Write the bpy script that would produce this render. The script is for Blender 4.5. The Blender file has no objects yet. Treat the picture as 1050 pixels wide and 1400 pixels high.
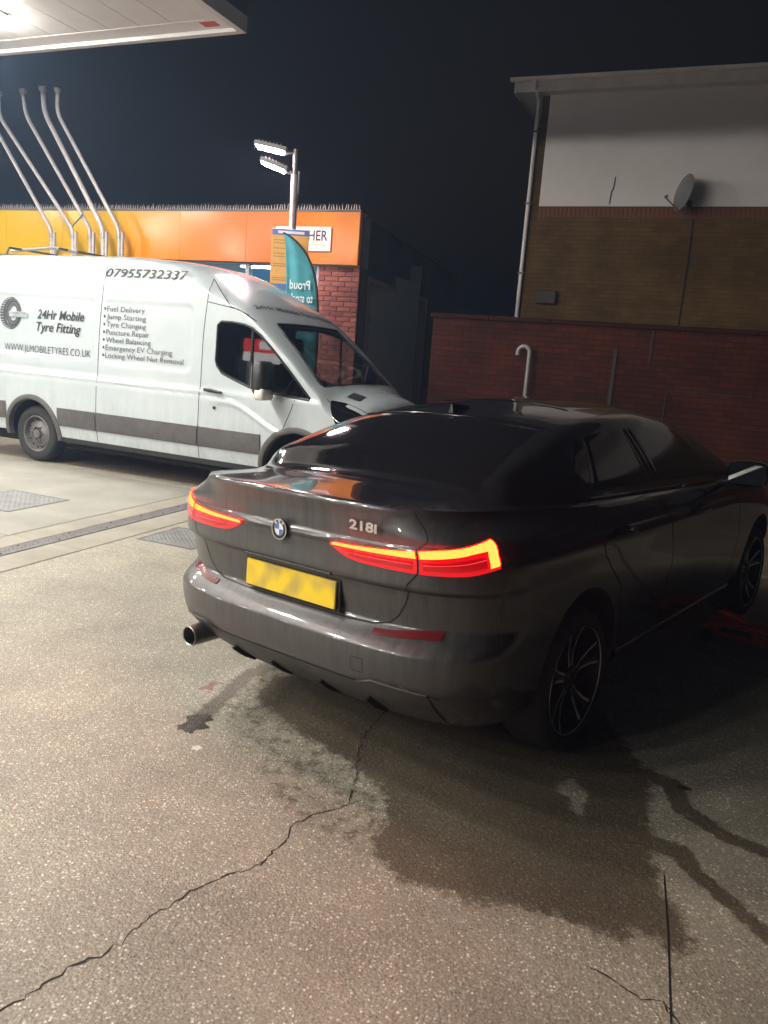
import bpy, bmesh, math, random
import numpy as np
from mathutils import Matrix, Vector
R = math.radians
PI = math.pi
random.seed(7)
rng = np.random.default_rng(7)
scene = bpy.context.scene
COL = scene.collection

# ------------------------------------------------------------------ camera, sky, sun, exposure
cam_d = bpy.data.cameras.new('camera')
cam = bpy.data.objects.new('camera', cam_d)
COL.objects.link(cam)
scene.camera = cam
cam_d.sensor_fit = 'VERTICAL'
cam_d.sensor_height = 36.0
cam_d.lens = 1075.0 / 1400.0 * 36.0
cam_d.clip_start = 0.05
cam_d.clip_end = 2000.0
TH, RO, HC = .203, .0747, 1.67
_f = Vector((0, math.cos(TH), -math.sin(TH)))
_u = Vector((0, math.sin(TH), math.cos(TH)))
_r = Vector((1, 0, 0))
_x = _r * math.cos(RO) + _u * math.sin(RO)
_y = -_r * math.sin(RO) + _u * math.cos(RO)
cam.matrix_world = Matrix(((_x.x, _y.x, -_f.x, 0), (_x.y, _y.y, -_f.y, 0), (_x.z, _y.z, -_f.z, HC), (0, 0, 0, 1)))

world = bpy.data.worlds.new('World')
scene.world = world
world.use_nodes = True
wn = world.node_tree
bg = wn.nodes['Background']
sky = wn.nodes.new('ShaderNodeTexSky')
sky.sky_type = 'NISHITA'
sky.sun_disc = False
sky.sun_elevation = R(-3.0)
sky.sun_rotation = R(160)
sky.air_density = 1.0
wn.links.new(sky.outputs['Color'], bg.inputs['Color'])
bg.inputs['Strength'].default_value = 0.08

sun_d = bpy.data.lights.new('moon', 'SUN')
sun_d.energy = 0.004
sun_d.angle = R(0.5)
sun_d.color = (1.0, .95, .88)
sun = bpy.data.objects.new('moon', sun_d)
COL.objects.link(sun)
sun.rotation_euler = (R(50), 0, R(20))

vs = scene.view_settings
vs.view_transform = 'Standard'
vs.look = 'None'
vs.exposure = 0.32
vs.gamma = 1.0
scene.cycles.use_denoising = True
scene.cycles.max_bounces = 8
scene.cycles.diffuse_bounces = 3
scene.cycles.glossy_bounces = 4
scene.cycles.transmission_bounces = 6
scene.cycles.transparent_max_bounces = 12
scene.cycles.volume_bounces = 0
scene.cycles.sample_clamp_indirect = 4.0

HAZE = 0.0038              # density of the air added for glow round the lamps
LED_POWER = 330.0          # radiance of the canopy light panels

# ------------------------------------------------------------------ helpers: maths
def pchip(pts):
    X = np.array([p[0] for p in pts], float); Y = np.array([p[1] for p in pts], float)
    h = np.diff(X); d = np.diff(Y) / h
    m = np.zeros(len(X))
    for i in range(1, len(X) - 1):
        if d[i-1] * d[i] > 0:
            w1 = 2*h[i] + h[i-1]; w2 = h[i] + 2*h[i-1]
            m[i] = (w1 + w2) / (w1/d[i-1] + w2/d[i])
    m[0] = d[0]; m[-1] = d[-1]
    def f(x):
        x = np.clip(np.asarray(x, float), X[0], X[-1])
        i = np.clip(np.searchsorted(X, x) - 1, 0, len(h) - 1)
        t = (x - X[i]) / h[i]
        return ((1+2*t)*(1-t)**2*Y[i] + t*(1-t)**2*h[i]*m[i] + t*t*(3-2*t)*Y[i+1] + t*t*(t-1)*h[i]*m[i+1])
    return f
def sstep(a, b, x):
    t = np.clip((np.asarray(x, float) - a) / (b - a), 0, 1)
    return t*t*(3-2*t)

# ------------------------------------------------------------------ helpers: objects
def link(o, parent=None):
    COL.objects.link(o)
    if parent is not None:
        o.parent = parent
    return o
def finish(me, m, smooth):
    if m is not None:
        for k in (m if isinstance(m, (list, tuple)) else [m]):
            me.materials.append(k)
    if smooth is not None and len(me.polygons):
        me.polygons.foreach_set('use_smooth', [True] * len(me.polygons))
        me.set_sharp_from_angle(angle=R(smooth))
    me.update()
def obj(name, V, F, m=None, parent=None, smooth=None):
    me = bpy.data.meshes.new(name)
    me.from_pydata([tuple(map(float, v)) for v in V], [], [tuple(int(i) for i in f) for f in F])
    finish(me, m, smooth)
    return link(bpy.data.objects.new(name, me), parent)
def share(name, o, parent, loc=(0, 0, 0), rot=(0, 0, 0), scale=(1, 1, 1)):
    c = bpy.data.objects.new(name, o.data)
    c.location = loc; c.rotation_euler = rot; c.scale = scale
    return link(c, parent)
def tag(o, label=None, cat=None, group=None, kind=None):
    if label: o['label'] = label
    if cat: o['category'] = cat
    if group: o['group'] = group
    if kind: o['kind'] = kind
    return o
def thing(name, label, cat, loc=(0, 0, 0), rz=0.0, group=None):
    o = bpy.data.objects.new(name, None)
    o.empty_display_size = .2
    o.location = loc; o.rotation_euler = (0, 0, rz)
    link(o)
    return tag(o, label, cat, group)

class MB:
    def __init__(s): s.V = []; s.F = []
    def add(s, V, F):
        b = len(s.V); s.V += [tuple(map(float, v)) for v in V]; s.F += [tuple(i + b for i in f) for f in F]; return s
    def box(s, a, b, M=None):
        x0, y0, z0 = a; x1, y1, z1 = b
        V = [(x0,y0,z0),(x1,y0,z0),(x1,y1,z0),(x0,y1,z0),(x0,y0,z1),(x1,y0,z1),(x1,y1,z1),(x0,y1,z1)]
        if M is not None: V = [tuple(M @ Vector(v)) for v in V]
        return s.add(V, [(3,2,1,0),(4,5,6,7),(0,1,5,4),(1,2,6,5),(2,3,7,6),(3,0,4,7)])
    def bbox(s, a, b, r):                      # box with chamfered edges (top and sides)
        x0, y0, z0 = a; x1, y1, z1 = b
        V = []
        for (z, i) in ((z0, r), (z0 + r, 0), (z1 - r, 0), (z1, r)):
            V += [(x0+i+ (0 if i else r), y0+i, z), (x1-i-(0 if i else r), y0+i, z), (x1-i, y0+i+(0 if i else r), z), (x1-i, y1-i-(0 if i else r), z),
                  (x1-i-(0 if i else r), y1-i, z), (x0+i+(0 if i else r), y1-i, z), (x0+i, y1-i-(0 if i else r), z), (x0+i, y0+i+(0 if i else r), z)]
        F = [tuple(range(7, -1, -1)), tuple(range(24, 32))]
        for k in range(3):
            for i in range(8):
                j = (i + 1) % 8
                F.append((k*8+i, k*8+j, k*8+8+j, k*8+8+i))
        return s.add(V, F)
    def tube(s, pts, r, n=10, cap=True):
        pts = [Vector(p) for p in pts]
        rs = r if isinstance(r, (list, tuple)) else [r] * len(pts)
        b = len(s.V); prev = None
        for i, p in enumerate(pts):
            t = (pts[min(i+1, len(pts)-1)] - pts[max(i-1, 0)]).normalized()
            if prev is None:
                up = Vector((0, 0, 1)) if abs(t.z) < .9 else Vector((1, 0, 0))
                e = t.cross(up).normalized()
            else:
                e = (prev - t * prev.dot(t)).normalized()
            prev = e; g = t.cross(e)
            for k in range(n):
                a = 2*PI*k/n
                s.V.append(tuple(p + (e*math.cos(a) + g*math.sin(a)) * rs[i]))
        for i in range(len(pts) - 1):
            for k in range(n):
                k2 = (k+1) % n
                s.F.append((b+i*n+k, b+i*n+k2, b+i*n+n+k2, b+i*n+n+k))
        if cap:
            s.F.append(tuple(b+k for k in range(n-1, -1, -1)))
            s.F.append(tuple(b+(len(pts)-1)*n+k for k in range(n)))
        return s
    def lathe(s, prof, n=32, M=None, close=False):     # prof: (radius, height) about local Z
        b = len(s.V); m = len(prof)
        for k in range(n):
            a = 2*PI*k/n
            for (r, h) in prof:
                v = Vector((r*math.cos(a), r*math.sin(a), h))
                s.V.append(tuple(M @ v) if M is not None else tuple(v))
        for k in range(n):
            k2 = (k+1) % n
            for i in range(m if close else m-1):
                i2 = (i+1) % m
                s.F.append((b+k*m+i, b+k2*m+i, b+k2*m+i2, b+k*m+i2))
        return s
    def prism(s, poly, d0, d1, axes=(0, 1, 2)):        # poly in axes 0,1; extruded along axes[2]
        def mk(p, d):
            v = [0, 0, 0]; v[axes[0]] = p[0]; v[axes[1]] = p[1]; v[axes[2]] = d; return v
        n = len(poly)
        V = [mk(p, d0) for p in poly] + [mk(p, d1) for p in poly]
        F = [tuple(range(n-1, -1, -1)), tuple(range(n, 2*n))] + [(i, (i+1) % n, n+(i+1) % n, n+i) for i in range(n)]
        return s.add(V, F)
    def build(s, name, m, parent=None, smooth=None, fix=False):
        o = obj(name, s.V, s.F, m, parent, None if fix else smooth)
        if fix:
            bm = bmesh.new(); bm.from_mesh(o.data); bmesh.ops.recalc_face_normals(bm, faces=bm.faces); bm.to_mesh(o.data); bm.free()
            finish(o.data, None, smooth)
        return o
def grid(P, close_u=False):
    P = np.asarray(P); a, b = P.shape[:2]
    V = P.reshape(-1, 3)
    F = []
    for i in range(a - (0 if close_u else 1)):
        i2 = (i+1) % a
        for j in range(b - 1):
            F.append((i*b+j, i2*b+j, i2*b+j+1, i*b+j+1))
    return V, F
def fixn(o, smooth=None):
    bm = bmesh.new(); bm.from_mesh(o.data)
    bmesh.ops.recalc_face_normals(bm, faces=bm.faces); bm.to_mesh(o.data); bm.free()
    finish(o.data, None, smooth)
    return o
def boolean_cut(o, cutters, smooth):
    for c in cutters:
        md = o.modifiers.new('cut', 'BOOLEAN'); md.operation = 'DIFFERENCE'; md.solver = 'EXACT'; md.object = c
        md.material_mode = 'TRANSFER'
    dg = bpy.context.evaluated_depsgraph_get()
    me = bpy.data.meshes.new_from_object(o.evaluated_get(dg), preserve_all_data_layers=True, depsgraph=dg)
    o.modifiers.clear(); o.data = me
    for c in cutters: bpy.data.objects.remove(c)
    finish(me, None, smooth)

# ------------------------------------------------------------------ helpers: materials
MATS = {}
def mat(name, col, rough=.5, metal=0.0, coat=0.0, noise=0.0, nscale=8.0, bump=0.0, bscale=60.0, emit=None, estr=0.0, spec=.5, col2=None, coords='Object'):
    m = bpy.data.materials.new(name); m.use_nodes = True
    nt = m.node_tree; N = nt.nodes; L = nt.links
    b = N['Principled BSDF']
    b.inputs['Base Color'].default_value = (*col, 1)
    b.inputs['Roughness'].default_value = rough
    b.inputs['Metallic'].default_value = metal
    b.inputs['Coat Weight'].default_value = coat
    b.inputs['Coat Roughness'].default_value = .06
    b.inputs['Specular IOR Level'].default_value = spec
    if emit is not None:
        b.inputs['Emission Color'].default_value = (*emit, 1)
        b.inputs['Emission Strength'].default_value = estr
    if noise > 0 or bump > 0:
        tc = N.new('ShaderNodeTexCoord')
        src = tc.outputs[coords] if coords != 'World' else None
        if src is None:
            g = N.new('ShaderNodeNewGeometry'); src = g.outputs['Position']
    if noise > 0:
        t = N.new('ShaderNodeTexNoise'); t.inputs['Scale'].default_value = nscale; t.inputs['Detail'].default_value = 6
        t.inputs['Roughness'].default_value = .65
        L.new(src, t.inputs['Vector'])
        r = N.new('ShaderNodeMapRange'); r.inputs[1].default_value = .3; r.inputs[2].default_value = .7
        L.new(t.outputs['Fac'], r.inputs[0])
        mx = N.new('ShaderNodeMix'); mx.data_type = 'RGBA'
        c2 = col2 if col2 is not None else tuple(c * (1 - noise) for c in col)
        mx.inputs[6].default_value = (*col, 1); mx.inputs[7].default_value = (*c2, 1)
        L.new(r.outputs[0], mx.inputs[0]); L.new(mx.outputs[2], b.inputs['Base Color'])
        rr = N.new('ShaderNodeMapRange'); rr.inputs[3].default_value = rough; rr.inputs[4].default_value = min(1, rough + .25*noise)
        L.new(t.outputs['Fac'], rr.inputs[0]); L.new(rr.outputs[0], b.inputs['Roughness'])
    if bump > 0:
        t2 = N.new('ShaderNodeTexNoise'); t2.inputs['Scale'].default_value = bscale; t2.inputs['Detail'].default_value = 4
        L.new(src, t2.inputs['Vector'])
        bp = N.new('ShaderNodeBump'); bp.inputs['Strength'].default_value = bump; bp.inputs['Distance'].default_value = .01
        L.new(t2.outputs['Fac'], bp.inputs['Height']); L.new(bp.outputs[0], b.inputs['Normal'])
    MATS[name] = m
    return m
def glow(name, col, s):
    m = bpy.data.materials.new(name); m.use_nodes = True
    nt = m.node_tree; nt.nodes.remove(nt.nodes['Principled BSDF'])
    e = nt.nodes.new('ShaderNodeEmission'); e.inputs[0].default_value = (*col, 1); e.inputs[1].default_value = s
    nt.links.new(e.outputs[0], nt.nodes['Material Output'].inputs[0])
    MATS[name] = m
    return m
def glass(name, tint, refl=.04):
    m = bpy.data.materials.new(name); m.use_nodes = True
    nt = m.node_tree; N = nt.nodes; L = nt.links
    N.remove(N['Principled BSDF'])
    tr = N.new('ShaderNodeBsdfTransparent'); tr.inputs[0].default_value = (*tint, 1)
    gl = N.new('ShaderNodeBsdfGlossy'); gl.inputs['Roughness'].default_value = .02
    fr = N.new('ShaderNodeFresnel'); fr.inputs[0].default_value = 1.6
    mx = N.new('ShaderNodeMixShader')
    L.new(fr.outputs[0], mx.inputs[0]); L.new(tr.outputs[0], mx.inputs[1]); L.new(gl.outputs[0], mx.inputs[2])
    L.new(mx.outputs[0], N['Material Output'].inputs[0])
    MATS[name] = m
    return m

def mat_aggregate(name, base, stone_lo, stone_hi, rough, wet=0.0, scale=105.0, attr=False):
    """exposed aggregate concrete: small stones of several tones in a cement paste"""
    m = bpy.data.materials.new(name); m.use_nodes = True
    nt = m.node_tree; N = nt.nodes; L = nt.links; b = N['Principled BSDF']
    g = N.new('ShaderNodeNewGeometry')
    vo = N.new('ShaderNodeTexVoronoi'); vo.inputs['Scale'].default_value = scale; L.new(g.outputs['Position'], vo.inputs['Vector'])
    vo2 = N.new('ShaderNodeTexVoronoi'); vo2.inputs['Scale'].default_value = scale * 2.3; L.new(g.outputs['Position'], vo2.inputs['Vector'])
    sep = N.new('ShaderNodeSeparateColor'); L.new(vo.outputs['Color'], sep.inputs[0])
    ramp = N.new('ShaderNodeValToRGB'); L.new(sep.outputs[0], ramp.inputs[0])
    e = ramp.color_ramp.elements
    e[0].position = 0.0; e[0].color = (*stone_lo, 1)
    e[1].position = .62; e[1].color = (*base, 1)
    x = ramp.color_ramp.elements.new(.84); x.color = (*[c*1.25 for c in base], 1)
    x = ramp.color_ramp.elements.new(.975); x.color = (*stone_hi, 1)
    paste = N.new('ShaderNodeMapRange'); paste.inputs[1].default_value = .25; paste.inputs[2].default_value = .55
    L.new(vo.outputs['Distance'], paste.inputs[0])
    mx = N.new('ShaderNodeMix'); mx.data_type = 'RGBA'
    L.new(paste.outputs[0], mx.inputs[0]); L.new(ramp.outputs[0], mx.inputs[6]); mx.inputs[7].default_value = (*[c*.72 for c in base], 1)
    s2 = N.new('ShaderNodeSeparateColor'); L.new(vo2.outputs['Color'], s2.inputs[0])
    fine = N.new('ShaderNodeMapRange'); fine.inputs[3].default_value = .78; fine.inputs[4].default_value = 1.2
    L.new(s2.outputs[1], fine.inputs[0])
    big = N.new('ShaderNodeTexNoise'); big.inputs['Scale'].default_value = 1.1; big.inputs['Detail'].default_value = 8; big.inputs['Roughness'].default_value = .62
    L.new(g.outputs['Position'], big.inputs['Vector'])
    br = N.new('ShaderNodeMapRange'); br.inputs[1].default_value = .3; br.inputs[2].default_value = .7; br.inputs[3].default_value = .60; br.inputs[4].default_value = 1.16
    L.new(big.outputs['Fac'], br.inputs[0])
    mul = N.new('ShaderNodeMath'); mul.operation = 'MULTIPLY'; L.new(fine.outputs[0], mul.inputs[0]); L.new(br.outputs[0], mul.inputs[1])
    sc = N.new('ShaderNodeVectorMath'); sc.operation = 'SCALE'; L.new(mx.outputs[2], sc.inputs[0]); L.new(mul.outputs[0], sc.inputs['Scale'])
    if attr:                                   # map of water and painted car shadow darkens the stone and smooths it
        at = N.new('ShaderNodeAttribute'); at.attribute_name = 'wet'  # 'wet' holds both water and the painted car shadow
        fn = N.new('ShaderNodeTexNoise'); fn.inputs['Scale'].default_value = 17; fn.inputs['Detail'].default_value = 9; fn.inputs['Roughness'].default_value = .75
        L.new(g.outputs['Position'], fn.inputs['Vector'])
        f1 = N.new('ShaderNodeMath'); f1.operation = 'MULTIPLY_ADD'; f1.inputs[1].default_value = 2.0; f1.inputs[2].default_value = -1.0; L.new(fn.outputs['Fac'], f1.inputs[0])
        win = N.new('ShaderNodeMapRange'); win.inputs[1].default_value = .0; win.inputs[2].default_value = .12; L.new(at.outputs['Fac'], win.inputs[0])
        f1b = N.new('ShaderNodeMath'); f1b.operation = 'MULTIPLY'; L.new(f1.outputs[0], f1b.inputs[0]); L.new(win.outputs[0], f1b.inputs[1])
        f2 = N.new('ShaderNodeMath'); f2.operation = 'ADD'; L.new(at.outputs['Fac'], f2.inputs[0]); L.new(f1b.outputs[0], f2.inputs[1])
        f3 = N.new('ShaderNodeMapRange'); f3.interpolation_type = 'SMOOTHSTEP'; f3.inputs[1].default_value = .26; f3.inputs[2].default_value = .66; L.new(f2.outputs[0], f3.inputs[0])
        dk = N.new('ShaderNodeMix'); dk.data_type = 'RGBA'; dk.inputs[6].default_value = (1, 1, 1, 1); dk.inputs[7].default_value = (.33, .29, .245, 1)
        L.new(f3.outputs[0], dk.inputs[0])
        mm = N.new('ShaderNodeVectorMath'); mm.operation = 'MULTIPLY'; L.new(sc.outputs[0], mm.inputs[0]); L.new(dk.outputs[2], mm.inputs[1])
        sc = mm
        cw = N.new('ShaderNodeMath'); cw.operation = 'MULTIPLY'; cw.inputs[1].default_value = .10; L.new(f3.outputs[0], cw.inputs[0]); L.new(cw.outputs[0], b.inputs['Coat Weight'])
        b.inputs['Coat Roughness'].default_value = .2
    L.new(sc.outputs[0], b.inputs['Base Color'])
    rr = N.new('ShaderNodeMapRange'); rr.inputs[3].default_value = max(.05, rough - .22); rr.inputs[4].default_value = min(1, rough + .15)
    L.new(s2.outputs[0], rr.inputs[0]); L.new(rr.outputs[0], b.inputs['Roughness'])
    b.inputs['Specular IOR Level'].default_value = .5
    if wet > 0:
        b.inputs['Coat Weight'].default_value = wet; b.inputs['Coat Roughness'].default_value = .12
    bp = N.new('ShaderNodeBump'); bp.inputs['Strength'].default_value = .55; bp.inputs['Distance'].default_value = .004
    ad = N.new('ShaderNodeMath'); ad.operation = 'ADD'; L.new(sep.outputs[2], ad.inputs[0]); L.new(s2.outputs[2], ad.inputs[1])
    sb = N.new('ShaderNodeMath'); sb.operation = 'SUBTRACT'; L.new(ad.outputs[0], sb.inputs[0]); L.new(vo.outputs['Distance'], sb.inputs[1])
    L.new(sb.outputs[0], bp.inputs['Height']); L.new(bp.outputs[0], b.inputs['Normal'])
    MATS[name] = m
    return m

def mat_paint_dirty(name, col):
    """grey metallic car paint, road film thickest on the tail"""
    m = bpy.data.materials.new(name); m.use_nodes = True
    nt = m.node_tree; N = nt.nodes; L = nt.links; b = N['Principled BSDF']
    tc = N.new('ShaderNodeTexCoord')
    b.inputs['Metallic'].default_value = .5
    b.inputs['Coat Weight'].default_value = .8; b.inputs['Coat Roughness'].default_value = .04
    mp = N.new('ShaderNodeMapping'); mp.inputs['Scale'].default_value = (6, 14, 1.6); L.new(tc.outputs['Object'], mp.inputs[0])
    st = N.new('ShaderNodeTexNoise'); st.inputs['Scale'].default_value = 2.2; st.inputs['Detail'].default_value = 7; st.inputs['Roughness'].default_value = .7
    L.new(mp.outputs[0], st.inputs['Vector'])
    sp = N.new('ShaderNodeSeparateXYZ'); L.new(tc.outputs['Object'], sp.inputs[0])
    rear = N.new('ShaderNodeMapRange'); rear.inputs[1].default_value = -.50; rear.inputs[2].default_value = -.88
    L.new(sp.outputs[0], rear.inputs[0])
    low = N.new('ShaderNodeMapRange'); low.inputs[1].default_value = .75; low.inputs[2].default_value = .25
    L.new(sp.outputs[2], low.inputs[0])
    top = N.new('ShaderNodeMapRange'); top.inputs[1].default_value = 1.078; top.inputs[2].default_value = 1.064
    L.new(sp.outputs[2], top.inputs[0])
    lw = N.new('ShaderNodeMath'); lw.operation = 'MULTIPLY'; lw.inputs[1].default_value = .10; L.new(low.outputs[0], lw.inputs[0])
    rt = N.new('ShaderNodeMath'); rt.operation = 'MULTIPLY'; L.new(rear.outputs[0], rt.inputs[0]); L.new(top.outputs[0], rt.inputs[1])
    mxx = N.new('ShaderNodeMath'); mxx.operation = 'MAXIMUM'; L.new(rt.outputs[0], mxx.inputs[0]); L.new(lw.outputs[0], mxx.inputs[1])
    sr = N.new('ShaderNodeMapRange'); sr.inputs[1].default_value = .25; sr.inputs[2].default_value = .7; sr.inputs[3].default_value = .30; sr.inputs[4].default_value = .85
    L.new(st.outputs['Fac'], sr.inputs[0])
    dm = N.new('ShaderNodeMath'); dm.operation = 'MULTIPLY'; L.new(mxx.outputs[0], dm.inputs[0]); L.new(sr.outputs[0], dm.inputs[1])
    mx = N.new('ShaderNodeMix'); mx.data_type = 'RGBA'; mx.inputs[6].default_value = (*col, 1); mx.inputs[7].default_value = (.082, .079, .078, 1)
    L.new(dm.outputs[0], mx.inputs[0]); L.new(mx.outputs[2], b.inputs['Base Color'])
    for sock, a, c in (('Roughness', .18, .55), ('Metallic', .5, .15), ('Coat Weight', 1.0, .12)):
        r = N.new('ShaderNodeMapRange'); r.inputs[3].default_value = a; r.inputs[4].default_value = c
        L.new(dm.outputs[0], r.inputs[0]); L.new(r.outputs[0], b.inputs[sock])
    MATS[name] = m
    return m

def mat_brick(name, c1, c2, mortar, sx=1.0, rough=.85):
    m = bpy.data.materials.new(name); m.use_nodes = True
    nt = m.node_tree; N = nt.nodes; L = nt.links; b = N['Principled BSDF']
    tc = N.new('ShaderNodeTexCoord')
    mp = N.new('ShaderNodeMapping'); L.new(tc.outputs['Object'], mp.inputs[0])
    mp.inputs['Rotation'].default_value = (R(90), 0, 0)
    br = N.new('ShaderNodeTexBrick')
    br.inputs['Scale'].default_value = 1.0
    br.inputs['Brick Width'].default_value = .225; br.inputs['Row Height'].default_value = .075; br.inputs['Mortar Size'].default_value = .005
    br.inputs['Color1'].default_value = (*c1, 1); br.inputs['Color2'].default_value = (*c2, 1); br.inputs['Mortar'].default_value = (*mortar, 1)
    L.new(mp.outputs[0], br.inputs['Vector'])
    no = N.new('ShaderNodeTexNoise'); no.inputs['Scale'].default_value = 1.3; no.inputs['Detail'].default_value = 8; L.new(tc.outputs['Object'], no.inputs['Vector'])
    r = N.new('ShaderNodeMapRange'); r.inputs[1].default_value = .3; r.inputs[2].default_value = .7; r.inputs[3].default_value = .6; r.inputs[4].default_value = 1.2
    L.new(no.outputs['Fac'], r.inputs[0])
    sc = N.new('ShaderNodeVectorMath'); sc.operation = 'SCALE'; L.new(br.outputs['Color'], sc.inputs[0]); L.new(r.outputs[0], sc.inputs['Scale'])
    L.new(sc.outputs[0], b.inputs['Base Color']); b.inputs['Roughness'].default_value = rough; b.inputs['Specular IOR Level'].default_value = .12
    bp = N.new('ShaderNodeBump'); bp.inputs['Strength'].default_value = .8; bp.inputs['Distance'].default_value = .008; bp.invert = True
    L.new(br.outputs['Fac'], bp.inputs['Height']); L.new(bp.outputs[0], b.inputs['Normal'])
    MATS[name] = m
    return m

def mat_fascia(name):
    """printed fascia: yellow at the far end running into orange, amber at the corner"""
    m = bpy.data.materials.new(name); m.use_nodes = True
    nt = m.node_tree; N = nt.nodes; L = nt.links; b = N['Principled BSDF']
    tc = N.new('ShaderNodeTexCoord'); sp = N.new('ShaderNodeSeparateXYZ'); L.new(tc.outputs['Object'], sp.inputs[0])
    r = N.new('ShaderNodeMapRange'); r.inputs[1].default_value = -8.0; r.inputs[2].default_value = 0.0
    L.new(sp.outputs[0], r.inputs[0])
    ra = N.new('ShaderNodeValToRGB'); L.new(r.outputs[0], ra.inputs[0]); e = ra.color_ramp.elements
    e[0].position = 0; e[0].color = (.44, .285, .006, 1)
    e[1].position = .42; e[1].color = (.47, .255, .006, 1)
    for p, c in ((.50, (.58, .175, .005)), (.68, (.66, .112, .005)), (.80, (.68, .098, .005)), (.89, (.62, .115, .006)), (.915, (.50, .140, .007)), (1.0, (.50, .155, .010))):
        x = e.new(p); x.color = (*c, 1)
    L.new(ra.outputs[0], b.inputs['Base Color'])
    L.new(ra.outputs[0], b.inputs['Emission Color']); b.inputs['Specular IOR Level'].default_value = .4; b.inputs['Emission Strength'].default_value = .06   # slight glow added to brighten the floodlit print
    no = N.new('ShaderNodeTexNoise'); no.inputs['Scale'].default_value = 2.0; no.inputs['Detail'].default_value = 5; L.new(tc.outputs['Object'], no.inputs['Vector'])
    rr = N.new('ShaderNodeMapRange'); rr.inputs[3].default_value = .10; rr.inputs[4].default_value = .24; L.new(no.outputs['Fac'], rr.inputs[0])
    L.new(rr.outputs[0], b.inputs['Roughness'])
    MATS[name] = m
    return m

def mat_plate(name):
    """yellow rear plate, its characters an unreadable smear"""
    m = bpy.data.materials.new(name); m.use_nodes = True
    nt = m.node_tree; N = nt.nodes; L = nt.links; b = N['Principled BSDF']
    tc = N.new('ShaderNodeTexCoord'); mp = N.new('ShaderNodeMapping'); mp.inputs['Scale'].default_value = (1, 11, 9); L.new(tc.outputs['Object'], mp.inputs[0])
    no = N.new('ShaderNodeTexNoise'); no.inputs['Scale'].default_value = 1.1; no.inputs['Detail'].default_value = 0.5; L.new(mp.outputs[0], no.inputs['Vector'])
    r = N.new('ShaderNodeMapRange'); r.inputs[1].default_value = .42; r.inputs[2].default_value = .68; r.inputs[4].default_value = .75; L.new(no.outputs['Fac'], r.inputs[0])
    mx = N.new('ShaderNodeMix'); mx.data_type = 'RGBA'; mx.inputs[6].default_value = (.80, .56, .02, 1); mx.inputs[7].default_value = (.40, .28, .09, 1)
    L.new(r.outputs[0], mx.inputs[0]); L.new(mx.outputs[2], b.inputs['Base Color']); b.inputs['Roughness'].default_value = .35
    MATS[name] = m
    return m

mat_paint_dirty('car_paint', (.020, .0205, .023))
mat('black_gloss', (.006, .006, .007), .06, coat=.5)
mat('black_plastic', (.018, .018, .019), .5, noise=.4, nscale=14)
mat('arch_liner', (.008, .008, .008), .9)
mat('gap_dark', (.004, .004, .004), .9)
mat('crack_dirt', (.022, .018, .014), .95)
mat('diffuser_grey', (.05, .048, .047), .45, noise=.4, nscale=10)
mat('chrome', (.72, .70, .68), .14, 1.0)
mat('dull_steel', (.34, .32, .31), .34, 1.0, noise=.35, nscale=20)
mat('tyre', (.020, .019, .018), .8, noise=.35, nscale=12, bump=.3, bscale=80)
mat('alloy_dark', (.025, .025, .027), .35, .6)
mat('alloy_bright', (.62, .60, .58), .3, .9)
mat('lamp_red_lens', (.20, .002, .004), .12, coat=.6, emit=(1.0, .004, .012), estr=.62)
mat('lamp_dark_panel', (.16, .002, .004), .10, coat=.7, emit=(1.0, .003, .010), estr=.33)
mat('lamp_line', (.3, .01, .01), .2, emit=(1.0, .06, .06), estr=1.1)
mat('reflector_red', (.11, .006, .008), .25, coat=.5)
glow('tail_light', (1.0, .0046, .0007), 150.0)
mat('emblem_blue', (.05, .16, .42), .3)
mat('emblem_white', (.75, .75, .75), .3)
mat('badge_metal', (.62, .58, .56), .25, .9)
mat_plate('number_plate')
mat('van_white', (.45, .505, .525), .25, coat=.6, noise=.10, nscale=2.5)
def van_grime(m):
    nt = m.node_tree; N = nt.nodes; L = nt.links; b = N['Principled BSDF']
    src = b.inputs['Base Color'].links[0].from_socket
    tc = N.new('ShaderNodeTexCoord'); sp_ = N.new('ShaderNodeSeparateXYZ'); L.new(tc.outputs['Object'], sp_.inputs[0])
    lo_ = N.new('ShaderNodeMapRange'); lo_.inputs[1].default_value = 1.25; lo_.inputs[2].default_value = .30; lo_.inputs[3].default_value = .03; lo_.inputs[4].default_value = .42; L.new(sp_.outputs[2], lo_.inputs[0])
    mp = N.new('ShaderNodeMapping'); mp.inputs['Scale'].default_value = (9, 9, 2.2); L.new(tc.outputs['Object'], mp.inputs[0])
    no = N.new('ShaderNodeTexNoise'); no.inputs['Scale'].default_value = 1.6; no.inputs['Detail'].default_value = 9; no.inputs['Roughness'].default_value = .72; L.new(mp.outputs[0], no.inputs['Vector'])
    r_ = N.new('ShaderNodeMapRange'); r_.inputs[1].default_value = .35; r_.inputs[2].default_value = .75; L.new(no.outputs['Fac'], r_.inputs[0])
    k_ = N.new('ShaderNodeMath'); k_.operation = 'MULTIPLY'; L.new(lo_.outputs[0], k_.inputs[0]); L.new(r_.outputs[0], k_.inputs[1])
    mx_ = N.new('ShaderNodeMix'); mx_.data_type = 'RGBA'; L.new(k_.outputs[0], mx_.inputs[0]); L.new(src, mx_.inputs[6]); mx_.inputs[7].default_value = (.17, .15, .12, 1)
    L.new(mx_.outputs[2], b.inputs['Base Color'])
van_grime(MATS['van_white'])
mat('van_cladding', (.085, .080, .080), .55, noise=.35, nscale=7)
mat('van_steel_rim', (.17, .165, .16), .45, .5, noise=.4, nscale=9)
mat('van_interior', (.018, .018, .02), .8)
glass('van_glass', (.72, .76, .76))
mat('vinyl_grey', (.075, .078, .085), .5)
mat('vinyl_dark', (.03, .032, .036), .5)
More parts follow.
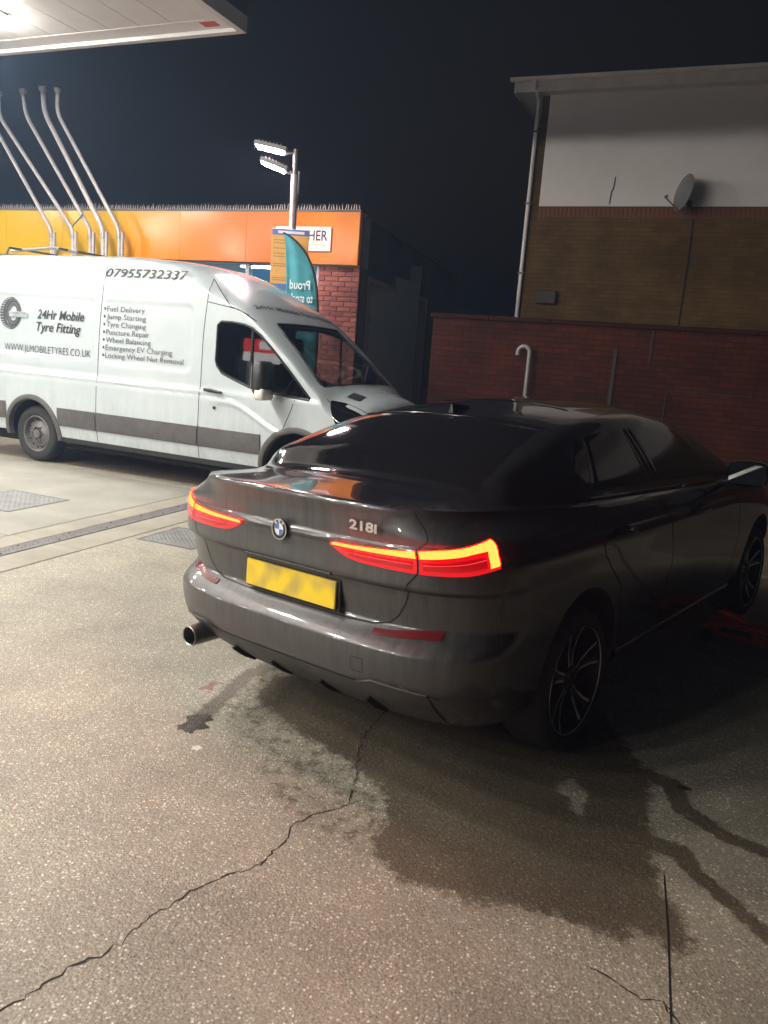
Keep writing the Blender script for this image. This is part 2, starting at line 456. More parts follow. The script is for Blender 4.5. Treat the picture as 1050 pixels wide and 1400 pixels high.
mat('mirror_glass', (.5, .5, .5), .03, 1.0)
mat('indicator_lens', (.70, .66, .60), .15, coat=.5)
mat_aggregate('aggregate', (.39, .358, .280), (.17, .152, .115), (.78, .73, .62), .58)
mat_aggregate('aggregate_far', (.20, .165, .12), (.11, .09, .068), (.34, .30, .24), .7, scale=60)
mat_aggregate('aggregate_wet', (.105, .088, .066), (.045, .037, .027), (.40, .35, .27), .42, wet=.04)
mat_aggregate('aggregate_damp', (.262, .240, .165), (.10, .09, .062), (.66, .60, .46), .5)
mat_aggregate('aggregate_wet_shade', (.39, .358, .280), (.17, .152, .115), (.78, .73, .62), .58, attr=True)
mat('smooth_concrete', (.255, .245, .212), .62, noise=.28, nscale=2.2, bump=.15, bscale=120, coords='World')
mat('strip_concrete', (.27, .248, .20), .62, noise=.30, nscale=2.6, bump=.15, bscale=120, coords='World')
mat('joint_dirt', (.028, .024, .020), .95, noise=.4, nscale=30)
mat('oil', (.040, .034, .020), .16, coat=.3, noise=.5, nscale=40, bump=.25, bscale=120)
mat('pink_stain', (.30, .17, .155), .6, noise=.4, nscale=30)
mat('cover_steel', (.30, .30, .30), .5, .5, noise=.4, nscale=6)
mat('drain_steel', (.20, .19, .195), .55, .4, noise=.5, nscale=9)
mat('slot_dark', (.006, .006, .006), .9)
mat_fascia('fascia_print')
mat('sign_white', (.80, .66, .70), .4)
mat('letter_black', (.02, .018, .02), .5)
mat('letter_orange', (.75, .42, .22), .5)
mat('notice_yellow', (.72, .36, .07), .45, noise=.12, nscale=9)
mat('notice_blue', (.05, .14, .42), .45)
mat('notice_print', (.30, .16, .05), .5)
mat('flag_teal', (.075, .36, .42), .75, noise=.3, nscale=5)
mat('flag_white', (.80, .88, .90), .7)
mat('galvanised', (.40, .365, .365), .40, .15, noise=.3, nscale=14)
mat('pipe_grey', (.26, .24, .245), .5, .2, noise=.3, nscale=14)
mat('post_pale', (.52, .47, .48), .4, .3, noise=.25, nscale=10)
glow('flood_led', (1.0, .74, .80), 120.0)
mat('flood_housing', (.20, .20, .20), .45, .4)
mat('soffit_white', (.84, .82, .79), .35, noise=.10, nscale=1.2)
mat('edge_white', (.76, .74, .72), .4, noise=.15, nscale=3)
mat('canopy_plum', (.045, .022, .032), .45)
mat('canopy_grey', (.06, .058, .066), .4)
mat('sticker_red', (.52, .06, .05), .5)
glow('led_panel', (1.0, .95, .86), LED_POWER)
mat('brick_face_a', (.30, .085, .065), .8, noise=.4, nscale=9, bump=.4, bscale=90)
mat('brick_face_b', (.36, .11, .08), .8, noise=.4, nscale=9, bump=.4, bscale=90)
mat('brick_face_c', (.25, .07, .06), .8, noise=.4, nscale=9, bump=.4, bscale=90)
mat('mortar', (.17, .13, .115), .95, noise=.3, nscale=30)
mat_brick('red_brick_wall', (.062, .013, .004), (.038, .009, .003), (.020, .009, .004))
mat_brick('yellow_brick_wall', (.130, .076, .022), (.10, .055, .017), (.088, .06, .034))
mat_brick('dark_brick_wall', (.09, .045, .035), (.07, .035, .03), (.06, .045, .04))
mat('soldier_brick', (.20, .075, .035), .85, noise=.4, nscale=12)
mat('white_render', (.74, .69, .67), .85, noise=.13, nscale=1.1, bump=.2, bscale=50)
mat('gutter_white', (.80, .75, .72), .4, noise=.2, nscale=4)
mat('pipe_brown', (.16, .10, .08), .55)
mat('vent_dark', (.03, .022, .018), .7)
mat('dish_grey', (.20, .20, .205), .55, noise=.2, nscale=6)
mat('cable_black', (.012, .012, .012), .7)
mat('roller_shutter', (.46, .40, .33), .6, noise=.3, nscale=5)
mat('jamb_grey', (.5, .42, .35), .6)
mat('roof_felt', (.03, .03, .032), .95)
mat('coping_grey', (.10, .095, .09), .7, noise=.3, nscale=6)
mat('coping_brick', (.034, .009, .0035), .85, spec=.12, noise=.4, nscale=8)
mat('alu_frame', (.30, .31, .32), .4, .6)
glass('shop_glass', (.86, .92, .93))
mat('shop_wall', (.55, .66, .72), .7)
mat('shop_blue', (.05, .25, .50), .5)
glow('shop_tube', (.85, .95, 1.0), 45.0)
mat('jack_red', (.62, .045, .03), .4, coat=.4, noise=.3, nscale=18)
mat('jack_black', (.014, .014, .015), .35)
mat('pump_white', (.62, .62, .62), .35)
glow('pump_lit_red', (1.0, .06, .07), 5.0)
glow('pump_lit_white', (1.0, .95, .92), 5.0)
mat('paper', (.55, .54, .50), .8)
mat('leaf_brown', (.05, .03, .02), .9)
M = MATS

def text(name, s, m, parent, origin, right, up, height, width=None, shear=0.0, bold=0.0, extrude=.001, align='LEFT', gap=1.0):
    """flat lettering as a mesh: capital height = height, stretched to width when given"""
    cu = bpy.data.curves.new(name, 'FONT'); cu.body = s
    cu.extrude = 0.0; cu.offset = bold; cu.shear = shear; cu.align_x = align; cu.space_character = gap
    cu.resolution_u = 3
    t = bpy.data.objects.new(name, cu); COL.objects.link(t)
    dg = bpy.context.evaluated_depsgraph_get()
    me = bpy.data.meshes.new_from_object(t.evaluated_get(dg), depsgraph=dg)
    bpy.data.objects.remove(t)
    n = len(me.vertices); co = np.zeros(n * 3); me.vertices.foreach_get('co', co); co = co.reshape(-1, 3)
    ky = height / .69
    kx = ky if width is None else width / (co[:, 0].max() - co[:, 0].min())
    x0 = co[:, 0].min() if align == 'LEFT' else 0.0
    rt = np.array(Vector(right).normalized()); uu = np.array(Vector(up).normalized())
    P = np.array(origin)[None] + np.outer((co[:, 0] - x0) * kx, rt) + np.outer(co[:, 1] * ky, uu)
    me.vertices.foreach_set('co', P.ravel())
    me.materials.clear(); finish(me, m, None)
    o = bpy.data.objects.new(name, me)
    return link(o, parent)

# ------------------------------------------------------------------ site frame (forecourt grid runs 22 degrees off the view)
SA = R(-22)
UX = np.array([math.cos(SA), math.sin(SA)]); NY = np.array([-math.sin(SA), math.cos(SA)])
def W2(u, v): return UX * u + NY * v
def toS(x, y):
    p = np.array([x, y]); return float(p @ UX), float(p @ NY)

# ================================================================== GROUND
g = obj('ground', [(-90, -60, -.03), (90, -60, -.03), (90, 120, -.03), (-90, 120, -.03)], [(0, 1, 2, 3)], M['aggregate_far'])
tag(g, kind='structure')
bed = MB()
bed.prism([W2(u, v) for u, v in ((-16, -8), (14, -8), (14, 11.2), (-16, 11.2))], -.028, -.014)
bed.build('joint_bed', M['joint_dirt'], g)
def slab(u0, u1, v0, v1, m, gap=.006, z=0.0):
    a = gap
    P = [(u0+a, v0+a), (u1-a, v0+a), (u1-a, v1-a), (u0+a, v1-a)]
    top = [W2(*p) for p in P]
    c = .004
    inn = [W2(u0+a+c, v0+a+c), W2(u1-a-c, v0+a+c), W2(u1-a-c, v1-a-c), W2(u0+a+c, v1-a-c)]
    V = [(*p, -.03 + z) for p in top] + [(*p, -.004 + z) for p in top] + [(*p, z) for p in inn]
    F = [(0,1,5,4),(1,2,6,5),(2,3,7,6),(3,0,4,7),(4,5,9,8),(5,6,10,9),(6,7,11,10),(7,4,8,11),(8,9,10,11)]
    return obj('concrete_slab', V, F, m, g)
J1, J3, DC, DW = -5.04, -4.30, -4.70, .085
for v0, v1 in ((-8, -2.2), (-2.2, 1.2), (1.2, 4.52), (4.52, 7.20)):
    slab(-16, -9.6, v0, v1, M['smooth_concrete']); slab(-9.6, J1, v0, v1, M['smooth_concrete'])
for v0, v1 in ((-8, -2.2), (-2.2, 1.2), (1.2, 4.55), (4.55, 7.20)):
    slab(J1, DC-DW, v0, v1, M['strip_concrete'], .005); slab(DC+DW, J3, v0, v1, M['strip_concrete'], .005)
slab(J3, 5.2, -8, 4.81, M['aggregate'], .006)
slab(5.2, 14, -8, 4.81, M['aggregate'], .006)
slab(J3, 5.2, 4.81, 7.20, M['aggregate'], .005)
slab(5.2, 14, 4.81, 7.20, M['aggregate'], .005)
for u0, u1 in ((-16, -9.6), (-9.6, -4.7), (-4.7, 1.2), (1.2, 7.0), (7.0, 14)):
    slab(u0, u1, 7.20, 7.40, M['strip_concrete'], .009)
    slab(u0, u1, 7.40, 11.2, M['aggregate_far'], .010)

def ribbon(pts, w0, name, m, z, jitter=0.0, closed=False):
    """a crack: a jagged dark sliver of uneven width lying in the slab face"""
    P = []
    for i in range(len(pts) - 1):
        a, b = np.array(pts[i]), np.array(pts[i+1]); n = max(2, int(np.linalg.norm(b - a) / .018))
        for k in range(n): P.append(a + (b - a) * k / n)
    P.append(np.array(pts[-1])); P = np.array(P)
    if jitter: P[1:-1] += rng.normal(0, jitter, P[1:-1].shape)
    V = []; F = []
    for i, p in enumerate(P):
        t = P[min(i+1, len(P)-1)] - P[max(i-1, 0)]; t = t / (np.linalg.norm(t) + 1e-9); nn = np.array([-t[1], t[0]])
        e = min(1.0, (i + .3) / 4, (len(P) - 1 - i + .3) / 4)
        w = w0 * e * (1 if not jitter else rng.uniform(.25, 1.2)) * .5
        V += [(*(p + nn*w), z), (*(p - nn*w), z)]
        if i: F.append((2*i-2, 2*i-1, 2*i+1, 2*i))
    return obj(name, V, F, m, g)
ribbon([(-.98,1.50),(-.85,1.64),(-.80,1.70),(-.75,1.79),(-.70,1.83),(-.64,1.89),(-.62,1.96),(-.58,2.02),(-.54,2.07),(-.47,2.16),(-.36,2.24),(-.31,2.27),(-.30,2.31),(-.25,2.42),(-.22,2.52),(-.17,2.58),(-.08,2.63),(0,2.69)], 0.0078, 'crack', M['crack_dirt'], .0028, .0065)
ribbon([(-.05,2.65),(-.04,2.76),(-.03,2.87),(-.035,3.04),(-.01,3.21),(.07,3.41),(.12,3.6)], 0.0062, 'crack', M['crack_dirt'], .0052, .006)
ribbon([(.65,1.97),(.70,1.92),(.74,1.89),(.78,1.84),(.85,1.82),(.86,1.78),(.90,1.70)], 0.0070, 'crack', M['crack_dirt'], .0028, .0065)
ribbon([(.91,2.56),(.97,2.545),(1.03,2.53),(1.06,2.51)], 0.0031, 'crack', M['crack_dirt'], .0052, .003)
ribbon([(.02,2.69),(.10,2.70),(.18,2.66),(.25,2.67)], 0.0023, 'crack', M['crack_dirt'], .0052, .003)
ribbon([(-.70,1.83),(-.735,1.80)], 0.0172, 'crack', M['crack_dirt'], .0030, .002)
ribbon([(-.33,2.26),(-.30,2.30)], 0.0156, 'crack', M['crack_dirt'], .0030, .002)
ribbon([(.85,1.825),(.875,1.77)], 0.0234, 'crack', M['crack_dirt'], .0030, .003)
ribbon([(1.045,2.40),(.955,2.09),(.85,1.76),(.72,1.36)], .006, 'saw_cut', M['gap_dark'], .0032)

def blob(name, poly, m, z, rough=.02, it=4):
    """a stain or puddle with a frayed outline"""
    P = [np.array(p, float) for p in poly]
    amp = rough
    for _ in range(it):
        Q = []
        for i in range(len(P)):
            a, b = P[i], P[(i+1) % len(P)]; Q.append(a)
            d = b - a; l = np.linalg.norm(d)
            if l > .012: Q.append((a + b)/2 + np.array([-d[1], d[0]])/(l+1e-9) * rng.normal(0, min(amp, l*.22)))
        P = Q; amp *= .6
    bm = bmesh.new()
    vs_ = [bm.verts.new((p[0], p[1], z)) for p in P]
    es = [bm.edges.new((vs_[i], vs_[(i+1) % len(vs_)])) for i in range(len(vs_))]
    bmesh.ops.triangle_fill(bm, use_beauty=True, use_dissolve=False, edges=es)
    bmesh.ops.recalc_face_normals(bm, faces=bm.faces)
    for f in bm.faces:
        if f.normal.z < 0: f.normal_flip()
    me = bpy.data.meshes.new(name); bm.to_mesh(me); bm.free(); me.materials.append(m)
    return link(bpy.data.objects.new(name, me), g)
# water off the car plus its painted shadow: one slab-face sheet with a darkness map
def sd_poly(X, Y, poly):
    P = np.array(poly, float); d = np.full(X.shape, 1e9); ins = np.zeros(X.shape, bool)
    for i in range(len(P)):
        a, b = P[i], P[(i+1) % len(P)]; e = b - a
        t = np.clip(((X-a[0])*e[0] + (Y-a[1])*e[1]) / (e @ e), 0, 1)
        d = np.minimum(d, np.hypot(X-a[0]-t*e[0], Y-a[1]-t*e[1]))
        c = ((a[1] > Y) != (b[1] > Y)) & (X < (b[0]-a[0])*(Y-a[1])/((b[1]-a[1]) if b[1] != a[1] else 1e-9) + a[0])
        ins ^= c
    return np.where(ins, -d, d)
def sd_line(X, Y, pts, w):
    P = np.array(pts, float); d = np.full(X.shape, 1e9)
    for i in range(len(P)-1):
        a, b = P[i], P[i+1]; e = b - a
        t = np.clip(((X-a[0])*e[0] + (Y-a[1])*e[1]) / (e @ e), 0, 1)
        d = np.minimum(d, np.hypot(X-a[0]-t*e[0], Y-a[1]-t*e[1]) - (w[i]*(1-t) + w[i+1]*t))
    return d
nx_, ny_ = 190, 170
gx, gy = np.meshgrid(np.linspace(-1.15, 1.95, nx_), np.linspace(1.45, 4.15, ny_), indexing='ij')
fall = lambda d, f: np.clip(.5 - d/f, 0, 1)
wet = fall(sd_poly(gx, gy, [(1.17,3.3),(1.20,3.05),(1.10,2.75),(1.04,2.52),(1.00,2.30),(1.02,2.20),(1.01,2.07),(.96,2.0),(.92,2.06),(.86,2.10),(.80,2.04),(.74,2.09),(.62,2.14),(.52,2.17),(.37,2.17),(.26,2.22),(.15,2.25),(.06,2.36),(.04,2.46),(.10,2.62),(.06,2.80),(-.10,3.0),(-.32,3.2),(-.55,3.5),(-.50,3.75),(.2,4.0),(1.1,4.0)]), .12)  # water stain; its upper part paints the car's shadow under the tail
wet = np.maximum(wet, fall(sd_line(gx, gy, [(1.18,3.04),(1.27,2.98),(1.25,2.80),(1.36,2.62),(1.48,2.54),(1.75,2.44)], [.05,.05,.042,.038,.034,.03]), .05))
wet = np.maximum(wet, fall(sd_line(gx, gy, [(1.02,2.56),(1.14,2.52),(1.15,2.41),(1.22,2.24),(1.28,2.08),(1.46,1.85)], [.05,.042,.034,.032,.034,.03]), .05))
wet = np.maximum(wet, .85*fall(sd_line(gx, gy, [(-.76,3.24),(-.70,3.45),(-.63,3.74),(-.52,3.9)], [.05,.045,.05,.06]), .07))  # painted band for the soft edge of the car's shadow
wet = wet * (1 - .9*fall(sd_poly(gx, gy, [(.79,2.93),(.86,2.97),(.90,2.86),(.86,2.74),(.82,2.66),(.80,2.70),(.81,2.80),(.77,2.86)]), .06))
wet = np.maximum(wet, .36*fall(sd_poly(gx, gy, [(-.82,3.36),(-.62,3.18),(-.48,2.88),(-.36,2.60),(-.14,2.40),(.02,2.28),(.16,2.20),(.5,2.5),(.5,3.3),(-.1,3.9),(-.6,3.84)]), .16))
edge0 = np.minimum.reduce([gx+1.15, 1.95-gx, gy-1.45, 4.15-gy]); wet *= np.clip(edge0/.05, 0, 1)  # wet holds both water and the painted car shadow
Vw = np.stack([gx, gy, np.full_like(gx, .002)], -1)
V, F = grid(Vw); ws_ = obj('wet_shaded_ground', V, F, M['aggregate_wet_shade'], g)
at_ = ws_.data.attributes.new('wet', 'FLOAT', 'POINT'); at_.data.foreach_set('value', wet.ravel().astype(np.float32))  # attribute carries both water and painted shadow
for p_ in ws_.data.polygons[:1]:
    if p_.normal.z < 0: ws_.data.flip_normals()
blob('oil_spill', [(-.845,3.165),(-.80,3.20),(-.815,3.25),(-.76,3.285),(-.70,3.27),(-.72,3.21),(-.69,3.16),(-.75,3.10),(-.82,3.12)], M['oil'], .0036, .015)
blob('stain', [(-.83,3.53),(-.78,3.64),(-.72,3.62),(-.76,3.53)], M['pink_stain'], .0026, .02)
pp = blob('paper_scrap', [(-.72,2.965),(-.69,2.96),(-.675,2.985),(-.695,3.0),(-.722,2.99)], M['paper'], .0045, .003, 2)
pp.parent = None; tag(pp, 'small pale flattened scrap lying on the concrete behind the car', 'litter')
lf = blob('fallen_leaf', [(1.28,2.945),(1.31,2.965),(1.345,2.935),(1.315,2.93)], M['leaf_brown'], .006, .006, 2)
lf.parent = None; tag(lf, 'small dark leaf on the ground right of the wet runnel', 'leaf')

# linear drain
dr = thing('drain_channel', 'long slotted metal drain channel across the forecourt', 'drain', (*W2(DC, 0), 0), SA)
mb = MB(); mb.box((-DW+.004, -8, -.03), (DW-.004, 7.19, -.012)); mb.build('channel_bed', M['slot_dark'], dr)
mb = MB()
mb.box((-DW+.006, -8, -.012), (-DW+.022, 7.19, .002)); mb.box((DW-.022, -8, -.012), (DW-.006, 7.19, .002))
mb.build('edge_rail', M['drain_steel'], dr)
gm = MB()
gm.box((-.058, .006, -.012), (-.030, .494, .001)); gm.box((.030, .006, -.012), (.058, .494, .001)); gm.box((-.008, .006, -.0118), (.008, .494, .0005))
for k in range(13): gm.box((-.030, .010+k*.0385, -.0116), (.030, .034+k*.0385, .0002))
grate = gm.build('grating', M['drain_steel'], dr); grate.location = (0, 2.0, 0)
for k in range(-4, 10):
    if k: share('grating', grate, dr, (0, 2.0 + k*.5, 0))
bolt = MB().lathe([(0, .0035), (.009, .003), (.010, 0)], 8).build('bolt', M['slot_dark'], dr); bolt.location = (.045, 4.10, .001)
for i, (x, y) in enumerate([(-.045, 4.34), (.045, 4.66), (-.045, 4.86), (.045, 5.2), (-.045, 5.35), (-.045, 5.75), (.045, 5.95), (.045, 6.4), (-.045, 6.3), (-.045, 3.7), (.045, 3.5)]):
    share('bolt', bolt, dr, (x, y, .001))

def cover(label, u0, v0, s, zrot, ribs):
    c = thing('access_cover', label, 'manhole cover', (*W2(u0 + s/2, v0 + s/2), 0), SA, 'metal covers let into the forecourt')
    h = s/2
    mb = MB()
    for a, b in (((-h, -h), (h, -h+.025)), ((-h, h-.025), (h, h)), ((-h, -h+.0255), (-h+.025, h-.0255)), ((h-.025, -h+.0255), (h, h-.0255))):
        mb.box((*a, -.01), (*b, .0045))
    mb.build('frame', M['drain_steel'], c)
    MB().box((-h+.030, -h+.030, -.01), (h-.030, h-.030, .004)).build('plate', M['cover_steel'], c)
    tr = MB(); n = ribs; d = (2*h - .09) / n
    for i in range(n):
        for j in range(n):
            x = -h+.045+d*(i+.5); y = -h+.045+d*(j+.5); a = PI/4 if (i+j) % 2 else -PI/4
            ca, sa = math.cos(a), math.sin(a); L, w = d*.42, d*.13
            V = [(x+ca*p-sa*q, y+sa*p+ca*q, zz) for zz, k in ((.004, 1.0), (.0075, .6)) for p, q in ((-L*k, 0), (0, -w*k), (L*k, 0), (0, w*k))]
            tr.add(V, [(0,1,5,4),(1,2,6,5),(2,3,7,6),(3,0,4,7),(4,5,6,7)])
    tag(tr.build('tread_pattern', M['cover_steel'], c), kind='stuff')
    return c
cover('large square chequer-plate cover at the left beside the van wheel', -6.43, 5.10, .74, 0, 22)
cover('smaller chequer-plate cover partly behind the car tail', -4.21, 5.05, .55, 0, 20)

# ================================================================== CANOPY
CX, CY, CZ = -2.18, 10.93, 5.5
CK = 1.2435                                # plan scale of the canopy panels
cn = thing('forecourt_canopy', 'white-panelled forecourt canopy corner above the van with dark fascia', 'canopy', (CX, CY, 0), SA)
CW, CD = 15.0, 17.0
cn.scale = (CK, CK, 1)
mb = MB(); mb.box((-CW, -CD, CZ+.03), (-.02, -.02, CZ+.10)); mb.build('deck', M['canopy_grey'], cn)
pm = MB().box((.004, -CD+.32, CZ), (.396, -.30, CZ+.028)).build('soffit_panel', M['soffit_white'], cn)
pm.location = (-.70, 0, 0)
for k in range(1, 36): share('soffit_panel', pm, cn, (-.70 - .4*k, 0, 0))
mb = MB()
mb.box((-CW, -.296, CZ-.004), (-.305, -.075, CZ+.026)); mb.build('soffit_border', M['soffit_white'], cn)
mb = MB(); mb.box((-.298, -CD+.3, CZ-.004), (-.075, -.075, CZ+.026)); mb.build('soffit_border', M['soffit_white'], cn)
mb = MB(); mb.box((-CW, -.072, CZ-.05), (-.002, .0, CZ+.14)); mb.build('edge_trim', M['edge_white'], cn)
mb = MB(); mb.box((-.072, -CD, CZ-.05), (.0, -.0725, CZ+.14)); mb.build('edge_trim', M['edge_white'], cn)
mb = MB(); mb.box((-CW, -.05, CZ+.142), (-.052, .004, CZ+1.15)); mb.build('fascia_board', M['canopy_plum'], cn)
mb = MB(); mb.box((-.05, -.42, CZ+.142), (.004, .004, CZ+1.15)); mb.build('fascia_board', M['canopy_grey'], cn)
mb = MB(); mb.box((-.05, -CD, CZ+.142), (.004, -.422, CZ+1.15)); mb.build('fascia_board', M['canopy_plum'], cn)
mb = MB(); mb.box((-.40, -.26, CZ-.0075), (-.22, -.14, CZ-.0045)); mb.build('sticker', M['sticker_red'], cn)
cv = MB()
cv.box((-6.2, -8.2, 0), (-5.85, -7.85, CZ)); cv.build('column', M['edge_white'], cn)
lamps = []
led_src = None
spots = [(-2.56, -1.10)] + [(-.80, -3.6 - 1.9*k) for k in range(7)] + [(-6.75, -1.15 - 3.9*k) for k in range(4)] + [(-10.75, -1.15 - 3.9*k) for k in range(4)]  # edge row is unseen, extra fixtures added to brighten the near ground
for lx, ly in spots:
    if True:
        w = W2(lx*CK, ly*CK)
        L = thing('canopy_light', 'square white lit lamp set under the forecourt canopy', 'ceiling light', (CX + w[0], CY + w[1], CZ), SA, 'lit lamps under the canopy')  # also makes the extra unseen edge-row lamps added to brighten the near ground
        fr = MB()
        for a, b in (((-.30, -.30), (.30, -.25)), ((-.30, .25), (.30, .30)), ((-.30, -.2495), (-.25, .2495)), ((.25, -.2495), (.30, .2495))):
            fr.box((*a, -.030), (*b, -.002))
        fr.build('housing', M['edge_white'], L)
        MB().bbox((-.249, -.249, -.085), (.249, .249, -.012), .012).build('diffuser', M['led_panel'], L)

# ================================================================== SHOP
SHX, SHY = -.65, 12.6
FB, FT = 2.90, 3.67
shop = thing('petrol_shop', 'long low petrol station shop with yellow and orange fascia and brick pier', 'building', (SHX, SHY, 0), SA)
SD = R(90 - 14) - SA                       # side wall direction in shop coordinates
sdx, sdy = math.cos(SD), math.sin(SD)
SL = 8.5
px = [-12.0, -10.4, -8.8, -7.2, -5.85, -4.62, -3.3, -2.0, -.68, 0.0]
for a, b in zip(px[:-1], px[1:]):
    mb = MB(); mb.box((a+.002, -.10, FB), (b-.002, -.02, FT)); mb.build('fascia_panel', M['fascia_print'], shop)
mb = MB(); mb.box((-12, -.11, FT+.001), (.01, .12, FT+.035)); mb.build('coping', M['coping_grey'], shop)
sp = MB()
k = -12.0
while k < -.02:
    h = random.uniform(.075, .115); tl = random.uniform(-.02, .03)
    sp.add([(k, -.06, FT+.035), (k+.016, -.06, FT+.035), (k+.008, -.045, FT+.035), (k+.008+tl, -.055, FT+.035+h)], [(0,1,3), (1,2,3), (2,0,3)])
    k += .048
tag(sp.build('roof_spikes', M['galvanised'], shop), kind='stuff')
mb = MB(); mb.prism([(-12, .1), (0, .1), (sdx*SL - .1, sdy*SL), (-12, sdy*SL)], FT-.25, FT-.1); mb.build('roof', M['roof_felt'], shop)
mb = MB(); mb.box((-12, .0, FB-.02), (-.001, .30, FT-.02)); mb.build('lintel', M['alu_frame'], shop)
# brick pier, every brick its own piece
PW = .71
mb = MB(); mb.box((-PW+.008, .010, 0), (-.008, .30, FB-.001)); mb.build('pier_core', M['mortar'], shop)
bms = {}
def brick_mesh(w, key, m):
    k2 = (round(w, 3), key)
    if k2 not in bms:
        o = MB().bbox((0, 0, 0), (w, .09, .064), .004).build('brick', m, shop); bms[k2] = o; return o, True
    return bms[k2], False
fm = [M['brick_face_a'], M['brick_face_b'], M['brick_face_c']]
for c in range(38):
    z = .012 + c * .0757
    xs = [(-PW, .228), (-PW+.2375, .228), (-PW+.475, .228)] if c % 2 == 0 else [(-PW, .110), (-PW+.1195, .228), (-PW+.357, .228), (-PW+.5945, .110)]
    for x, w in xs:
        key = random.randrange(3)
        o, new = brick_mesh(w, key, fm[key])
        loc = (x, -.002 + random.uniform(-.0025, .0025), z)
        if new: o.location = loc
        else: share('brick', o, shop, loc)
# glazed shop front
mb = MB(); mb.box((-12, .02, 0), (-PW-.012, .16, .42)); mb.build('stall_riser', M['dark_brick_wall'], shop)
wx = [-PW-.02 - 1.32*i for i in range(9)]
for x in wx:
    MB().box((x-.035, .04, .42), (x+.035, .12, FB-.022)).build('mullion', M['alu_frame'], shop)
for a, b in zip(wx[1:], wx[:-1]):
    MB().box((a+.0355, .045, 2.30), (b-.0355, .115, 2.36)).build('transom', M['alu_frame'], shop)
    MB().box((a+.036, .074, .42), (b-.036, .082, 2.299)).build('window_pane', M['shop_glass'], shop)
    MB().box((a+.036, .074, 2.361), (b-.036, .082, FB-.022)).build('window_pane', M['shop_glass'], shop)
mb = MB(); mb.box((-12, 3.4, 0), (-.3, 3.5, 3.3)); mb.build('back_wall', M['shop_wall'], shop)
mb = MB(); mb.box((-12, .32, 2.98), (-.5, 3.39, 3.05)); mb.build('ceiling', M['shop_wall'], shop)
mb = MB(); mb.box((-.40, .31, 0), (-.32, 3.39, 2.97)); mb.build('inner_wall', M['shop_wall'], shop)
for x in (-2.2, -4.6, -7.0, -9.4):
    MB().box((x-.6, 1.0, 2.93), (x+.6, 1.16, 2.97)).build('tube_light', M['shop_tube'], shop)
for x in (-1.45, -4.1, -6.7):
    MB().box((x-.55, .125, 2.42), (x+.55, .14, 2.82)).build('window_poster', M['shop_blue'], shop)
for x in (-2.5, -5.0, -7.5):
    mb = MB()
    for zz in (.3, .8, 1.3, 1.8): mb.box((x-.9, 2.6, zz), (x+.9, 3.1, zz+.03))
    mb.box((x-.9, 3.11, .0), (x+.9, 3.15, 2.0)); mb.build('shelf', M['shop_wall'], shop)
# dark side wall with a shuttered doorway
def sidebox(name, s0, s1, d0, d1, z0, z1, m):
    nx, ny = sdy, -sdx                    # outward normal
    P = [(sdx*s+nx*d, sdy*s+ny*d) for s, d in ((s0, d0), (s1, d0), (s1, d1), (s0, d1))]
    return MB().prism(P, z0, z1).build(name, m, shop, fix=True)
sidebox('side_wall', .33, .46, -.25, 0, 0, 3.62, M['dark_brick_wall'])
sidebox('side_wall', .012, .3295, -.004, .004, 0, 3.62, M['dark_brick_wall'])
sidebox('side_wall', 5.1, SL, -.25, 0, 0, 3.62, M['dark_brick_wall'])
sidebox('side_wall', .4605, 5.0995, -.25, 0, 2.80, 3.62, M['dark_brick_wall'])
for k in range(24):
    sidebox('shutter_slat', .52, 5.03, -.18, -.145 - .004*(k % 2), .02 + k*.115, .128 + k*.115, M['roller_shutter'])
sidebox('door_jamb', 4.96, 5.095, -.14, .015, 0, 2.72, M['jamb_grey'])
sidebox('door_jamb', .465, .56, -.14, .012, 0, 2.72, M['jamb_grey'])
sidebox('door_head', .465, 5.095, -.14, .014, 2.721, 2.798, M['jamb_grey'])
sidebox('side_coping', .012, SL, -.28, .05, 3.622, 3.66, M['coping_grey'])

hs = thing('shop_sign', 'white sign with black letters HER on the orange fascia corner', 'sign', (SHX, SHY, 0), SA)
MB().bbox((-1.44, -.135, 3.085), (-.46, -.102, 3.445), .006).build('sign_board', M['sign_white'], hs)
text('lettering', 'HER', M['letter_black'], hs, (-.855, -.1375, 3.245), (1, 0, 0), (0, 0, 1), .145, .345, bold=.03)
MB().box((-.90, -.1378, 3.165), (-.54, -.1356, 3.195)).build('orange_line', M['letter_orange'], hs)

